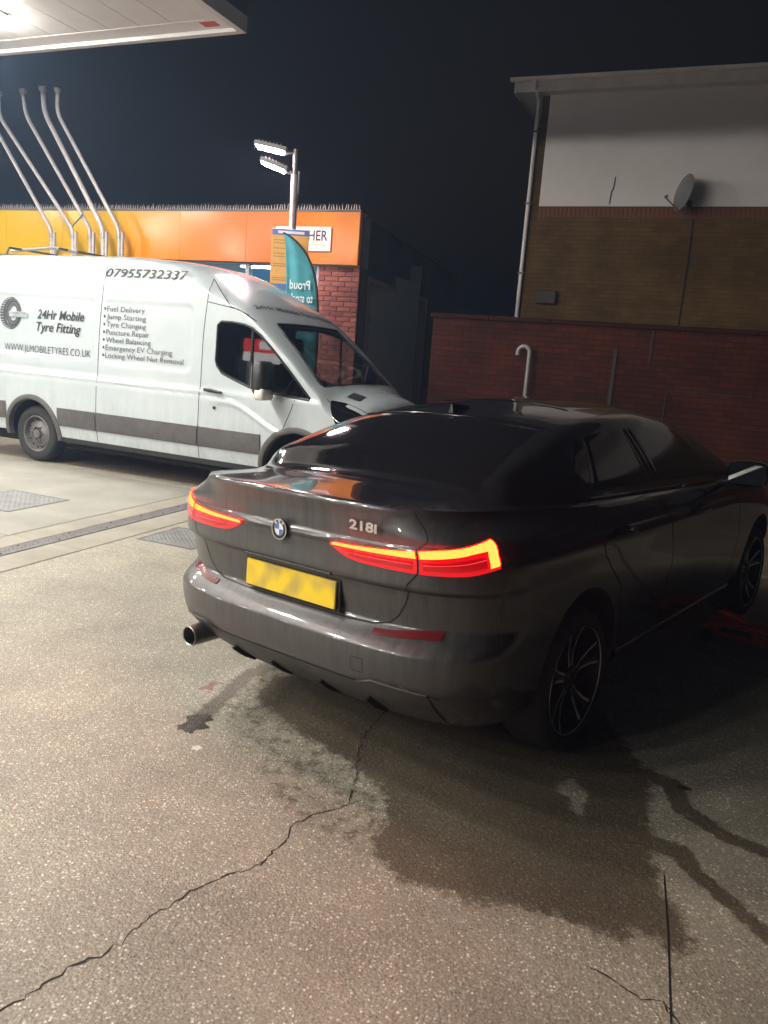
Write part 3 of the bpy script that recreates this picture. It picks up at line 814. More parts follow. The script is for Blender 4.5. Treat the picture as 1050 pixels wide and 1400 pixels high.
# five vent pipes in front of the shop
pipes = [((-5.78, 3.27), (-5.89, 3.62), (-7.02, 4.92), (-7.10, 5.05), (-7.12, 5.45), 'leftmost thin bent grey vent pipe, its top out of the picture'),
         ((-5.25, 3.28), (-5.39, 3.58), (-6.85, 5.06), (-6.91, 5.18), (-6.90, 5.56), 'second bent grey vent pipe from the left, above the van'),
         ((-4.91, 3.28), (-5.00, 3.57), (-6.26, 5.05), (-6.33, 5.17), (-6.39, 5.59), 'middle bent grey vent pipe of the five above the van'),
         ((-4.59, 3.29), (-4.67, 3.55), (-5.79, 5.05), (-5.86, 5.18), (-5.89, 5.59), 'fourth bent grey vent pipe from the left, the thickest one'),
         ((-4.29, 3.29), (-4.40, 3.55), (-5.56, 5.06), (-5.63, 5.19), (-5.61, 5.57), 'rightmost bent grey vent pipe of the row above the van')]
for i, (a, b, c, d, e, lab) in enumerate(pipes):
    yy = -.42 - (.05 if i % 2 else 0)
    w = W2(a[0], yy)
    T = thing('vent_pipe', lab, 'pipe', (SHX + w[0], SHY + w[1], 0), SA, 'vent pipes in front of the shop')
    r = .040 if i == 3 else .033
    P = [(0, 0, 0), (0, 0, a[1]-.35), (0, 0, a[1]+.02), (b[0]-a[0], 0, b[1]), (c[0]-a[0], 0, c[1]), (d[0]-a[0], 0, d[1]), (e[0]-a[0], 0, e[1]-.06)]
    # soften the two bends
    Q = [Vector(P[0]), Vector(P[1])]
    def bend(p0, p1, p2, k):
        p0, p1, p2 = Vector(p0), Vector(p1), Vector(p2)
        A = p1 + (p0-p1).normalized()*k; B = p1 + (p2-p1).normalized()*k
        return [A*(1-t)**2 + p1*2*t*(1-t) + B*t*t for t in (0, .25, .5, .75, 1)]
    Q += bend(P[1], P[2], P[4], .14) + bend(P[2], P[5], P[6], .16) + [Vector(P[6])]
    MB().tube(Q, r, 12).build('pipe', M['galvanised'], T, 40)
    tp = Q[-1]
    MB().lathe([(r+.002, -.02), (r+.022, .0), (r+.030, .05), (r+.022, .062), (0, .066)], 16, Matrix.Translation(tp)).build('cap', M['galvanised'], T, 40)
    MB().lathe([(r+.002, -.05), (r+.018, -.05), (r+.018, .03), (r+.002, .03)], 14, Matrix.Translation((0, 0, a[1]-.07))).build('collar', M['dull_steel'], T, 40)
    MB().box((r+.012, -.02, 0), (r+.052, .02, a[1]-.02)).build('support_post', M['galvanised'], T)
    if i == 1:
        MB().tube([(-.03, -.01, a[1]+.05), (.12, -.01, a[1]+.17), (.22, -.01, a[1]+.26)], .014, 8).build('brace', M['dull_steel'], T)

# lamp post with two floodlights
LPX, LPY = -1.585, 11.62
lp = thing('lamp_post', 'pale lamp post with two lit floodlights above the shop fascia', 'lamp post', (LPX, LPY, 0), 0)
MB().tube([(0, 0, 0), (0, 0, 1.2), (0, 0, 1.21), (0, 0, 3.3), (0, 0, 3.95)], [.07, .07, .055, .05, .05], 16).build('pole', M['post_pale'], lp, 40)
MB().tube([(0, 0, 3.95), (0, 0, 4.28)], .036, 12).build('spigot', M['flood_housing'], lp, 40)
MB().tube([(.055, 0, 3.62), (.06, 0, 4.0)], .02, 8).build('cable_box', M['flood_housing'], lp)
MB().tube([(.05, -.03, 1.5), (.052, -.03, 3.7)], .008, 6).build('cable', M['cable_black'], lp)
for k, (x0, z0, x1, z1) in enumerate(((-.56, 4.30, -.12, 4.235), (-.47, 4.095, -.10, 3.985))):
    a = math.atan2(z1 - z0, x1 - x0); Lh = math.hypot(x1-x0, z1-z0)
    Mx = Matrix.Translation((x0, 0, z0)) @ Matrix.Rotation(-a, 4, 'Y')
    hd = MB()
    hd.box((0, -.13, -.01), (Lh, .13, .045), Mx)
    hb = hd.build('flood_head', M['flood_housing'], lp)
    MB().box((.02, -.115, -.022), (Lh-.05, .115, -.011), Mx).build('led_array', M['flood_led'], hb)
    fn = MB()
    for q in range(7): fn.box((.05+q*.05, -.11, .0455), (.058+q*.05, .11, .07), Mx)
    fn.build('cooling_fin', M['flood_housing'], hb)
    MB().tube([(x1-.02, 0, z1), (0, 0, z1 + (.0 if k == 0 else -.03))], .022, 8).build('bracket', M['flood_housing'], lp)

# notice board on the lamp post
nb = thing('notice_board', 'yellow notice board with blue bands fixed to the lamp post', 'sign', (LPX-.0, LPY-.09, 0), R(-3))
MB().bbox((-.27, -.012, 2.39), (.255, .0, 3.22), .004).build('board', M['notice_yellow'], nb)
MB().box((-.265, -.0155, 3.135), (.25, -.0125, 3.212)).build('header_band', M['notice_blue'], nb)
MB().box((-.265, -.0155, 2.395), (.25, -.0125, 2.475)).build('footer_band', M['notice_blue'], nb)
MB().box((-.18, -.018, 3.155), (.19, -.0158, 3.19)).build('header_text', M['sign_white'], nb)
for z, w in ((3.06, .30), (3.02, .24), (2.95, .34), (2.88, .28), (2.84, .22), (2.74, .32), (2.71, .26), (2.55, .30), (2.52, .36)):
    MB().box((-.24, -.0150, z), (-.24+w, -.0125, z+.010)).build('print_line', M['notice_print'], nb)

# feather flag
FX, FY = -1.115, 11.15
fl = thing('feather_flag', 'teal feather flag with mirrored white lettering behind the van', 'flag', (FX, FY, 0), R(-4))
pole = [(0, 0, 0), (.0, 0, .8), (.012, 0, 1.6), (.0, 0, 2.05), (-.035, 0, 2.40), (-.10, 0, 2.66), (-.20, 0, 2.86), (-.33, 0, 3.0), (-.46, 0, 3.09), (-.53, 0, 3.12)]
pf = [pchip([(i, p[k]) for i, p in enumerate(pole)]) for k in (0, 2)]
PP = [(float(pf[0](t)), 0, float(pf[1](t))) for t in np.linspace(0, len(pole)-1, 60)]
MB().tube(PP, [.022]*20 + list(np.linspace(.020, .013, 40)), 8).build('pole', M['black_plastic'], fl, 40)
zs = np.linspace(.55, 3.105, 70)
rx = np.interp(zs, [p[2] for p in PP], [p[0] for p in PP])
lx = np.interp(zs, [.55, 1.2, 2.0, 2.7, 3.0, 3.12], [-.47, -.45, -.43, -.475, -.50, -.525])
G = np.zeros((70, 20, 3))
for i in range(70):
    for j in range(20):
        t = j / 19; x = rx[i]*(1-t) + lx[i]*t
        G[i, j] = (x, .030*math.sin(7*x + 2.3*zs[i]) * (t*(1-t)*3) + .012*math.sin(30*x + 3*zs[i])*t + .012*math.sin(5*zs[i])*t, zs[i])
V, F = grid(G); cl = obj('cloth', V, F, M['flag_teal'], fl, 60)
sol = cl.modifiers.new('thick', 'SOLIDIFY'); sol.thickness = .003; sol.offset = 0
MB().lathe([(0, 0), (.24, 0), (.24, .03), (.04, .06), (.03, .2)], 20).build('base', M['black_plastic'], fl, 40)
for s, z, h, x0, w in (('Proud', 2.395, .115, -.118, .28), ('to stock', 2.222, .112, -.068, .335), ('n', 1.86, .33, -.105, .155)):
    text('lettering', s, M['flag_white'], fl, (x0, -.062, z), (-1, 0, 0), (0, 0, 1), h, w, bold=.02)

# ================================================================== RIGHT-HAND BUILDING
RBX, RBY = 2.24, 15.0
rb = thing('flat_block', 'two-storey building with white render above yellow brick, right of the sky gap', 'building', (RBX, RBY, 0), SA)
BW_, BD_ = 11.0, 7.0
mb = MB(); mb.box((0, 0, 0), (BW_, BD_, 4.195)); mb.build('brick_wall', M['yellow_brick_wall'], rb)
mb = MB(); mb.box((0, .001, 4.196), (.13, BD_, 6.22)); mb.build('brick_corner', M['yellow_brick_wall'], rb)
mb = MB(); mb.box((.131, -.012, 4.385), (BW_, BD_, 6.22)); mb.build('render_wall', M['white_render'], rb)
mb = MB(); mb.box((.131, .006, 4.196), (BW_, BD_, 4.384)); mb.build('course_bed', M['mortar'], rb)
bk = MB().bbox((0, 0, 0), (.064, .05, .182), .004).build('brick', M['soldier_brick'], rb); bk.location = (.134, -.008, 4.199)
for k in range(1, 110): share('brick', bk, rb, (.134 + k*.0745, -.008 + random.uniform(-.002, .002), 4.199))
mb = MB(); mb.box((-.42, -.30, 6.221), (BW_, BD_+.2, 6.245)); mb.build('soffit_board', M['gutter_white'], rb)
mb = MB(); mb.box((-.42, -.325, 6.19), (BW_, -.301, 6.36)); mb.build('fascia_board', M['gutter_white'], rb)
mb = MB(); mb.box((-.445, -.325, 6.19), (-.421, BD_, 6.36)); mb.build('barge_board', M['gutter_white'], rb)
mb = MB(); mb.prism([(-.4, 6.361), (BD_, 6.361), (BD_, 6.5), (-.1, 6.39)], -.44, BW_, (1, 2, 0)); mb.build('roof', M['roof_felt'], rb, fix=True)
gt = MB(); pr = [(math.cos(a)*.058, math.sin(a)*.058) for a in np.linspace(PI, 2*PI, 9)] + [(math.cos(a)*.050, math.sin(a)*.050) for a in np.linspace(2*PI, PI, 9)]
gt.prism([(p[0]-.385, p[1]+6.40) for p in pr], -.50, BW_, (1, 2, 0)); gt.build('gutter', M['gutter_white'], rb, 40, fix=True)
for k in range(9):
    MB().box((.35+k*.95, -.35, 6.335), (.39+k*.95, -.325, 6.42)).build('gutter_bracket', M['gutter_white'], rb)
MB().tube([(-.06, -.385, 6.36), (-.06, -.385, 6.28), (-.055, -.08, 6.12), (-.055, -.06, 6.05), (-.055, -.06, .1)], .036, 12).build('downpipe', M['gutter_white'], rb, 40)
for z in (5.6, 4.4, 3.2, 2.0): MB().box((-.11, -.10, z), (0.0, -.005, z+.035)).build('pipe_clip', M['pipe_brown'], rb)
MB().tube([(2.76, -.012, 4.18), (2.77, -.010, 3.4), (2.765, -.012, 2.4)], .011, 6).build('cable', M['cable_black'], rb)
MB().tube([(1.36, -.022, 4.42), (1.37, -.022, 4.62), (1.40, -.022, 4.68), (1.41, -.022, 4.86)], .008, 6).build('cable', M['cable_black'], rb)
MB().bbox((.27, -.10, 2.70), (.63, -.001, 2.93), .01).build('vent_box', M['vent_dark'], rb)

sd = thing('satellite_dish', 'dark oval satellite dish mounted at the foot of the white render', 'satellite dish', (RBX + W2(2.66, 0)[0], RBY + W2(2.66, 0)[1], 4.40), SA)
Dm = Matrix.Translation((-.03, -.30, .13)) @ Matrix.Rotation(R(-57), 4, 'Z') @ Matrix.Rotation(R(80), 4, 'X')
prof = [(.30*t, .075*t*t) for t in np.linspace(0, 1, 9)] + [(.305, .078), (.305, .068)] + [(.30*t, .075*t*t - .010) for t in np.linspace(.98, 0, 8)]
dd = MB().lathe(prof, 36, Dm @ Matrix.Diagonal((.86, .97, 1, 1))).build('reflector', M['dish_grey'], sd, 40)
MB().tube([(0, 0, -.02), (0, -.12, -.04), (-.03, -.24, .06)], .02, 8).build('wall_arm', M['pipe_brown'], sd, 40)
MB().box((-.05, -.03, -.12), (.05, -.001, .08)).build('wall_plate', M['pipe_brown'], sd)
c0 = Dm @ Vector((0, -.29, .07)); c1 = Dm @ Vector((0, -.16, .36))
MB().tube([tuple(c0), tuple(c1)], .010, 6).build('feed_arm', M['pipe_brown'], sd)
MB().tube([tuple(c1), tuple(c1 + Vector((.02, .05, .03)))], .022, 8).build('receiver', M['dish_grey'], sd)

# boundary wall
BWX, BWY = 2.03, 11.6
bw = thing('boundary_wall', 'tall dark red brick boundary wall behind the car', 'wall', (BWX, BWY, 0), SA)
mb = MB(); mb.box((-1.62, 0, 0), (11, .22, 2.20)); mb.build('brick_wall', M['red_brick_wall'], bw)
for k in range(14): MB().bbox((-1.66+k*.905, -.03, 2.202), (-1.66+k*.905+.90, .25, 2.27), .012).build('coping_stone', M['coping_brick'], bw)
MB().box((1.07, -.020, 0), (1.115, -.001, 1.92)).build('expansion_joint', M['cable_black'], bw)
MB().box((1.82, -.018, 0), (1.835, -.001, 1.42)).build('panel_joint', M['cable_black'], bw)
MB().box((1.836, -.018, 1.405), (2.9, -.001, 1.42)).build('panel_joint', M['cable_black'], bw)
MB().box((1.54, -.015, 1.77), (1.565, -.001, 2.19)).build('stain_joint', M['cable_black'], bw)
hk = thing('swan_neck_pipe', 'grey swan-neck vent pipe standing against the boundary wall', 'pipe', (BWX + W2(-.08, -.12)[0], BWY + W2(-.08, -.12)[1], 0), SA)
arc = [(-.085 + .085*math.cos(a), 0, 1.78 + .085*math.sin(a)) for a in np.linspace(0, PI*.98, 10)]
MB().tube([(0, 0, 0), (0, 0, 1.0), (0, 0, 1.7)] + arc + [(-.172, 0, 1.735)], .032, 12).build('pipe', M['pipe_grey'], hk, 50)
MB().lathe([(.030, 0), (.09, 0), (.09, .02), (.032, .022)], 14).build('base_flange', M['dull_steel'], hk)

# fuel pump under the canopy, beside the column (seen only as a reflection in the van's window)
fp = thing('fuel_pump', 'white fuel pump with lit red header under the canopy', 'fuel pump', (-8.55, 3.75, 0), R(-25))
MB().bbox((-.45, -.25, 0), (.45, .25, 1.15), .02).build('cabinet', M['pump_white'], fp)
MB().bbox((-.55, -.22, 2.10), (.55, .22, 2.36), .02).build('header', M['pump_lit_red'], fp)
MB().bbox((-.55, -.21, 1.90), (.55, .21, 2.085), .02).build('display', M['pump_lit_white'], fp)
MB().bbox((-.14, .2205, 2.15), (.16, .226, 2.31), .002).build('emblem', M['pump_lit_white'], fp)
MB().box((-.45, -.15, 1.15), (-.36, .15, 1.899)).build('leg', M['pump_white'], fp)
MB().box((.36, -.15, 1.15), (.45, .15, 1.899)).build('leg', M['pump_white'], fp)

# ================================================================== VAN
van = thing('panel_van', 'white high-roof panel van with grey tyre-fitting lettering parked before the shop', 'van', (-3.958, 10.498, 0), R(-24.75))
vH = pchip([(-1.25,2.44),(-1.15,2.50),(-.5,2.525),(1.0,2.53),(1.8,2.495),(2.1,2.455),(2.33,2.395),(2.655,2.255),(2.98,2.080),(3.14,1.965),(3.28,1.862),(3.65,1.560),(3.98,1.268),(4.06,1.222),(4.2,1.190),(4.40,1.12),(4.50,1.03),(4.57,.90),(4.61,.70)])
vY = pchip([(.30,.965),(.40,.985),(.52,1.005),(.72,1.015),(.95,1.01),(1.08,1.008),(1.14,.985),(1.3,.98),(1.8,.955),(2.1,.925),(2.19,.912),(2.21,.905),(2.35,.875),(2.48,.82),(2.6,.75)])
def vrecess(x, z):
    """pressed panels of the load bay: depth below the skin"""
    d = 0.0
    for x0, x1, z0, z1 in ((-1.0, .98, 1.30, 2.01), (1.09, 2.39, 1.27, 1.995)):
        cx, cz, hx, hz, r = (x0+x1)/2, (z0+z1)/2, (x1-x0)/2, (z1-z0)/2, .09
        qx = np.abs(x-cx)-hx+r; qz = np.abs(z-cz)-hz+r
        sdv = np.hypot(np.maximum(qx, 0), np.maximum(qz, 0)) + np.minimum(np.maximum(qx, qz), 0) - r
        d = d + .014*sstep(0, .030, -sdv)
    d = d + .012*np.exp(-((z-2.195)/.012)**2) * sstep(2.75, 2.5, x)
    d = d + .010*np.exp(-((z-1.05)/.014)**2) * sstep(3.2, 2.9, x) * sstep(-.9, -.7, x)
    # door skin swage sweeping down to the front wheel
    d = d - .018*sstep(.05, 0, np.abs(z - (1.0 - .28*sstep(2.9, 3.7, x)))) * sstep(2.6, 2.8, x) * sstep(3.75, 3.5, x)
    return d
def vnose(x): return np.where(x > 3.75, np.maximum(1 - np.clip((x-3.75)/.97, 0, .999)**2.6, .02)**(1/2.6) * .35 + .65, 1.0) * np.where(x < -1.0, 1 - .04*((-1.0-np.minimum(x, -1.0))/.25)**2, 1.0)
def vsec(x, inset=0.0, zbot=.36, ns=84, nt=22):
    H = float(vH(x)) - inset
    r = .17 + .05*float(sstep(1.9, 2.5, x)) - .11*float(sstep(2.6, 3.2, x)) + .15*float(sstep(3.95, 4.2, x))
    zr = max(H - r, zbot + .02)
    z = zbot + (zr - zbot) * np.linspace(0, 1, ns)
    k = float(vnose(np.array(x)))
    y = (vY(z) - (vrecess(x, z) if inset == 0 else 0)) * k - inset
    m = 2.7 - .45*float(sstep(1.9, 2.6, x)) - .25*float(sstep(3.9, 4.15, x)); a = np.linspace(0, PI/2, nt + 1)[1:]
    yt = y[-1] * np.maximum(np.cos(a), 0)**(2/m); zt = zr + (H - zr) * np.sin(a)**(2/m)
    return np.concatenate([y, yt]), np.concatenate([z, zt])
def vsolid(xs, **kw):
    rings = []
    for x in xs:
        y, z = vsec(x, **kw)
        L_ = np.stack([np.full_like(y, x), y, z], -1); R_ = L_[:-1][::-1] * np.array([1, -1, 1])
        rings.append(np.concatenate([L_, R_]))
    P = np.array(rings); n = P.shape[1]
    V = P.reshape(-1, 3); F = []
    for i in range(len(xs)-1):
        for j in range(n):
            j2 = (j+1) % n
            F.append((i*n+j, i*n+j2, (i+1)*n+j2, (i+1)*n+j))
    F.append(tuple(range(n))[::-1]); F.append(tuple((len(xs)-1)*n + j for j in range(n)))
    return V, F
xs = np.concatenate([np.linspace(-1.25, 2.4, 150), np.linspace(2.425, 4.45, 84), np.linspace(4.465, 4.61, 10)])
V, F = vsolid(xs)
vb = fixn(obj('body', V, F, M['van_white'], van))
cut = []
V, F = vsolid(np.linspace(2.40, 4.04, 46), inset=.055, zbot=.80)
cut.append(fixn(obj('cut', V, F, M['van_interior'])))
DWIN = [(2.735,1.375),(2.80,1.305),(3.0,1.235),(3.20,1.175),(3.60,1.135),(3.90,1.115),(3.90,1.13),(3.70,1.33),(3.45,1.565),(3.27,1.715),(3.16,1.785),(3.05,1.82),(2.90,1.835),(2.76,1.835),(2.715,1.80),(2.715,1.43)]
PWIN = [(x - .24*float(sstep(3.4, 2.75, x)), z) for x, z in DWIN]
for s, wp in ((-1, DWIN), (1, PWIN)): cut.append(MB().prism(wp, s*.70, s*1.3, (0, 2, 1)).build('cut', M['van_white'], None, fix=True))
wa = Vector((3.28, 0, 1.860)); wb = Vector((3.98, 0, 1.266)); wt = (wb - wa).normalized(); wnn = Vector((-wt.z, 0, wt.x))
WS = [(-.02, .66), (.05, .70), (.86, .83), (.905, .80)]
ws_poly = [(s, y) for s, y in WS] + [(s, -y) for s, y in WS[::-1]]
mb = MB(); n = len(ws_poly)
mb.add([tuple(wa + wt*s + Vector((0, y, 0)) + wnn*d) for d in (-.16, .3) for s, y in ws_poly], [tuple(range(n))[::-1], tuple(range(n, 2*n))] + [(i, (i+1) % n, n+(i+1) % n, n+i) for i in range(n)])
cut.append(mb.build('cut', M['van_white'], None, fix=True))
for x in (0, 3.78):
    for s in (-1, 1):
        cy = MB().lathe([(0, .62), (.415, .62), (.415, 1.2), (0, 1.2)], 40, Matrix.Translation((x, 0, .36)) @ Matrix.Rotation(R(90 if s < 0 else -90), 4, 'X'))
        o = cy.build('cut', M['arch_liner'], None)
        bm = bmesh.new(); bm.from_mesh(o.data); bmesh.ops.remove_doubles(bm, verts=bm.verts, dist=1e-5); bmesh.ops.recalc_face_normals(bm, faces=bm.faces); bm.to_mesh(o.data); bm.free()
        cut.append(o)
vb.parent = None
boolean_cut(vb, cut, 32)
vb.parent = van

def vside(x, z, off=0.0, s=-1):
    return (x, s*(float((vY(z) - vrecess(x, np.array(z))) * vnose(np.array(x))) + off), z)
def vskin(x, z, off=0.0, s=-1):
    yy, zz = vsec(x); return (x, s*(float(np.interp(z, zz, yy)) + off), z)
def vstrip(name, pts, w, m, off, parent=None):
    """thin strip lying on the van's flank along (x,z) points"""
    P = []
    for i in range(len(pts)-1):
        a, b = np.array(pts[i]), np.array(pts[i+1]); n = max(1, int(np.linalg.norm(b-a)/.04))
        P += [a + (b-a)*k/n for k in range(n)]
    P.append(np.array(pts[-1])); V = []; F = []
    for i, p in enumerate(P):
        t = P[min(i+1, len(P)-1)] - P[max(i-1, 0)]; t /= np.linalg.norm(t); q = np.array([-t[1], t[0]])*w/2
        V += [vside(*(p+q), off), vside(*(p-q), off)]
        if i: F.append((2*i-2, 2*i-1, 2*i+1, 2*i))
    return obj(name, V, F, m, parent or van)
def vpanel(name, x0, x1, ztop, zbot, m, off, n=40, s=-1, nz=6):
    G = []
    for x in np.linspace(x0, x1, n):
        zt = ztop(x) if callable(ztop) else ztop; zb = zbot(x) if callable(zbot) else zbot
        row = [vside(x, zb, -.012, s)] + [vside(x, zb+(zt-zb)*k/(nz-1), off if 0 < k < nz-1 else off*.75, s) for k in range(nz)] + [vside(x, zt, -.012, s)]
        G.append(row)
    V, F = grid(np.array(G)); return obj(name, V, F, m, van, 40)
# rubbing strips and arch trims (front and rear of each seam)
for s in (-1, 1):
    for a, b in ((-1.2, -.44), (.44, 1.045), (1.06, 2.52), (2.54, 3.34)):
        vpanel('rubbing_strip', a, b, .71, .497, M['van_cladding'], .016, max(8, int((b-a)*24)), s)
    for x in (0, 3.78):
        G = []
        for a in np.linspace(-.25, PI+.25, 40):
            G.append([vside(x+math.cos(a)*r, max(.31, .36+math.sin(a)*r), o, s) for r, o in ((.405, -.05), (.410, .016), (.425, .024), (.45, .022), (.468, .014), (.470, -.01))])
        V, F = grid(np.array(G)); obj('arch_trim', V, F, M['van_cladding'], van, 40)
    vpanel('sill', .46, 3.30, .372, .30, M['black_plastic'], -.002, 50, s)
for pts in ([(1.052,.365),(1.052,1.25),(1.06,1.6),(1.075,2.0),(1.09,2.36)], [(2.53,.365),(2.53,1.2),(2.535,1.7),(2.56,2.15),(2.60,2.27)], [(3.615,.80),(3.70,1.0),(3.73,1.10)], [(2.60,2.27),(2.85,2.0),(3.10,1.915)], [(2.56,2.03),(2.95,1.97),(3.2,1.86)], [(-.62,.36),(-.62,.5)]):
    vstrip('panel_gap', pts, .009, M['gap_dark'], .0015)
# fine shadow lines of the pressed panels are the recess itself; sliding-door rail
vstrip('door_rail', [(-1.15,1.205),(-.2,1.205),(.95,1.20)], .030, M['van_white'], .004)
# door window panes and seals
gp = [(x, -(.986 - .0478*(z-1.12) - .012), z) for x, z in DWIN]
obj('window_pane', gp, [tuple(range(len(gp)))], M['van_glass'], van)
gp = [(x, .986 - .0478*(z-1.12) - .012, z) for x, z in PWIN]
obj('window_pane', gp, [tuple(range(len(gp)))[::-1]], M['van_glass'], van)
for s in (-1, 1):
    MB().tube([vside(x, z, -.002, s) for x, z in (DWIN if s < 0 else PWIN) + (DWIN if s < 0 else PWIN)[:2]], .014, 6, cap=False).build('window_seal', M['black_plastic'], van, 60)
    MB().tube([vside(3.16, 1.19, -.006, s), vside(3.16, 1.785, -.006, s)], .014, 6).build('window_divider', M['black_plastic'], van)
def vwall(s, y, off=0.0):
    p = wa + wt*s; x = p.x
    lo, hi = p.z - .4, p.z + .4
    # point of the hull along the screen normal through (s, y)
    d0, d1 = -.22, .12
    for _ in range(10):
        d = (d0 + d1)/2
        q = p + wnn*d; yy, zz = vsec(q.x)
        zt = np.interp(-abs(y), -yy[83:], zz[83:]) if abs(y) < yy[83] else -9
        if zt >= q.z: d0 = d
        else: d1 = d
    d = d0
    return tuple(p + wnn*(d + off) + Vector((0, y, 0)))
G = [[vwall(s, (.655+.135*s/.905)*t*1.005, -.010) for t in np.linspace(-1, 1, 17)] for s in np.linspace(-.02, .905, 14)]
V, F = grid(np.array(G)); obj('windscreen', V, F, M['van_glass'], van, 60)
edge = [G[0][j] for j in range(17)] + [G[i][16] for i in range(14)] + [G[13][j] for j in range(16, -1, -1)] + [G[i][0] for i in range(13, -1, -1)]
MB().tube(edge, .014, 6, cap=False).build('windscreen_seal', M['black_plastic'], van, 60)
MB().tube([tuple(Vector(vwall(.87, -.55)) + Vector((.01, 0, .012))), tuple(Vector(vwall(.62, -.05)) + Vector((.01, 0, .012)))], .009, 6).build('wiper', M['black_plastic'], van)
MB().tube([tuple(Vector(vwall(.87, .10)) + Vector((.01, 0, .012))), tuple(Vector(vwall(.62, .55)) + Vector((.01, 0, .012)))], .009, 6).build('wiper', M['black_plastic'], van)
# cab interior
it = MB(); it.bbox((3.55, -.86, .80), (3.98, .86, 1.10), .05); it.build('dashboard', M['van_interior'], van)
for y in (-.48, .12, .52):
    MB().bbox((2.78, y-.22, .80), (3.30, y+.22, .95), .05).build('seat', M['van_interior'], van)
    MB().bbox((2.70, y-.21, .95), (2.86, y+.21, 1.50), .05).build('seat_back', M['van_interior'], van)
    MB().bbox((2.72, y-.12, 1.53), (2.83, y+.12, 1.72), .04).build('headrest', M['van_interior'], van)
tor = [(3.42 + .06*math.cos(a), -.48 + .19*math.sin(a), 1.16 + .17*math.cos(a)) for a in np.linspace(0, 2*PI, 24)]
MB().tube(tor, .014, 6).build('steering_wheel', M['van_interior'], van, 50)
# door handle, lock, mirror
MB().tube([vside(2.60, 1.113, .018), vside(2.70, 1.112, .034), vside(2.84, 1.100, .030)], [.016, .019, .014], 8).build('door_handle', M['black_plastic'], van, 50)
MB().lathe([(0, 0), (.018, 0), (.018, .008), (0, .008)], 12, Matrix.Translation(vside(2.743, .931, .006)) @ Matrix.Rotation(R(90), 4, 'X')).build('door_lock', M['black_plastic'], van)
for s in (-1, 1):
    mr = MB(); mr.bbox((3.39, min(s*1.06, s*1.30), 1.13), (3.53, max(s*1.06, s*1.30), 1.47), .035)
    mo = mr.build('wing_mirror', M['black_plastic'], van, 50)
    MB().bbox((3.43, min(s*1.10, s*1.305), 1.085), (3.545, max(s*1.10, s*1.305), 1.20), .02).build('indicator', M['indicator_lens'], mo, 50)
    MB().box((3.382, min(s*1.08, s*1.28), 1.20), (3.389, max(s*1.08, s*1.28), 1.45)).build('mirror_face', M['mirror_glass'], mo)
    MB().tube([(3.60, s*.97, 1.17), (3.48, s*1.08, 1.20)], .035, 8).build('mirror_arm', M['black_plastic'], mo, 50)
# bonnet, headlights, nose
for s in (-1, 1):
    G = []
    for t in np.linspace(0, 1, 16):
        x = 4.08 + .40*t; H_ = float(vH(x))
        zt = H_ - .085; zb = zt - .01 - .20*min(1, t/.36)
        G.append([vskin(x, zb+(zt-zb)*k/5, .008 if 0 < k < 5 else .002, s) for k in range(6)])
    V, F = grid(np.array(G)); obj('headlight', V, F, M['black_gloss'], van, 50)
def vtop(x, f, off=0.0):
    y, z = vsec(x); yy = f*y[83]
    return (x, yy, float(np.interp(-abs(yy), -y[83:], z[83:])) + off)
G = [[vtop(4.12 + .14*i/4 - .03*(j/6), -.62 + .22*j/6 + .03*i/4, .004) for j in range(7)] for i in range(5)]
V, F = grid(np.array(G)); obj('bonnet_vent', V, F, M['black_plastic'], van)
for f in (-.90, .90):
    MB().tube([vtop(x, f*(1-.05*(x-4.05)), .001) for x in np.linspace(4.05, 4.46, 12)], .004, 5).build('bonnet_gap', M['gap_dark'], van)
MB().bbox((4.42, -.55, .55), (4.66, .55, .80), .03).build('grille', M['black_plastic'], van)
MB().bbox((4.28, -.85, .30), (4.70, .85, .53), .06).build('front_bumper', M['van_cladding'], van)
MB().bbox((-1.33, -.95, .40), (-1.255, .95, .60), .03).build('rear_bumper', M['van_cladding'], van)
for s in (-1, 1): MB().bbox((-1.275, s*.90-.06, .95), (-1.24, s*.90+.06, 1.55), .015).build('tail_lamp', M['reflector_red'], van)
MB().bbox((-1.0, -.80, .20), (4.25, .80, .36), .04).build('underbody', M['arch_liner'], van)
# wheels
def van_wheel(x, s):
    T = Matrix.Translation((x, 0, .345)) @ Matrix.Rotation(R(90 if s < 0 else -90), 4, 'X')
    w = bpy.data.objects.new('wheel', None); link(w, van)
    MB().lathe([(.205,.74),(.225,.735),(.30,.735),(.328,.75),(.343,.785),(.345,.84),(.343,.905),(.328,.94),(.30,.957),(.25,.953),(.222,.94),(.210,.93),(.205,.92)], 44, T).build('tyre', M['tyre'], w, 50)
    MB().lathe([(.222,.942),(.216,.947),(.205,.942),(.198,.915),(.190,.885),(.170,.880),(.160,.897),(.120,.905),(.100,.920),(.075,.925),(.070,.905),(.055,.902),(.052,.945),(.030,.950),(0,.950)], 44, T).build('rim', M['van_steel_rim'], w, 40)
    h = MB()
    for k in range(14):
        a = 2*PI*k/14
        h.lathe([(0, .0), (.014, .0)], 8, T @ Matrix.Translation((math.cos(a)*.178, math.sin(a)*.178, .8905)))
    h.build('rim_hole', M['gap_dark'], w)
    nt = MB()
    for k in range(6):
        a = 2*PI*k/6
        nt.lathe([(.013, .0), (.012, .022), (0, .024)], 6, T @ Matrix.Translation((math.cos(a)*.088, math.sin(a)*.088, .918)))
    nt.build('wheel_nut', M['dull_steel'], w)
for x in (0, 3.78):
    for s in (-1, 1): van_wheel(x, s)
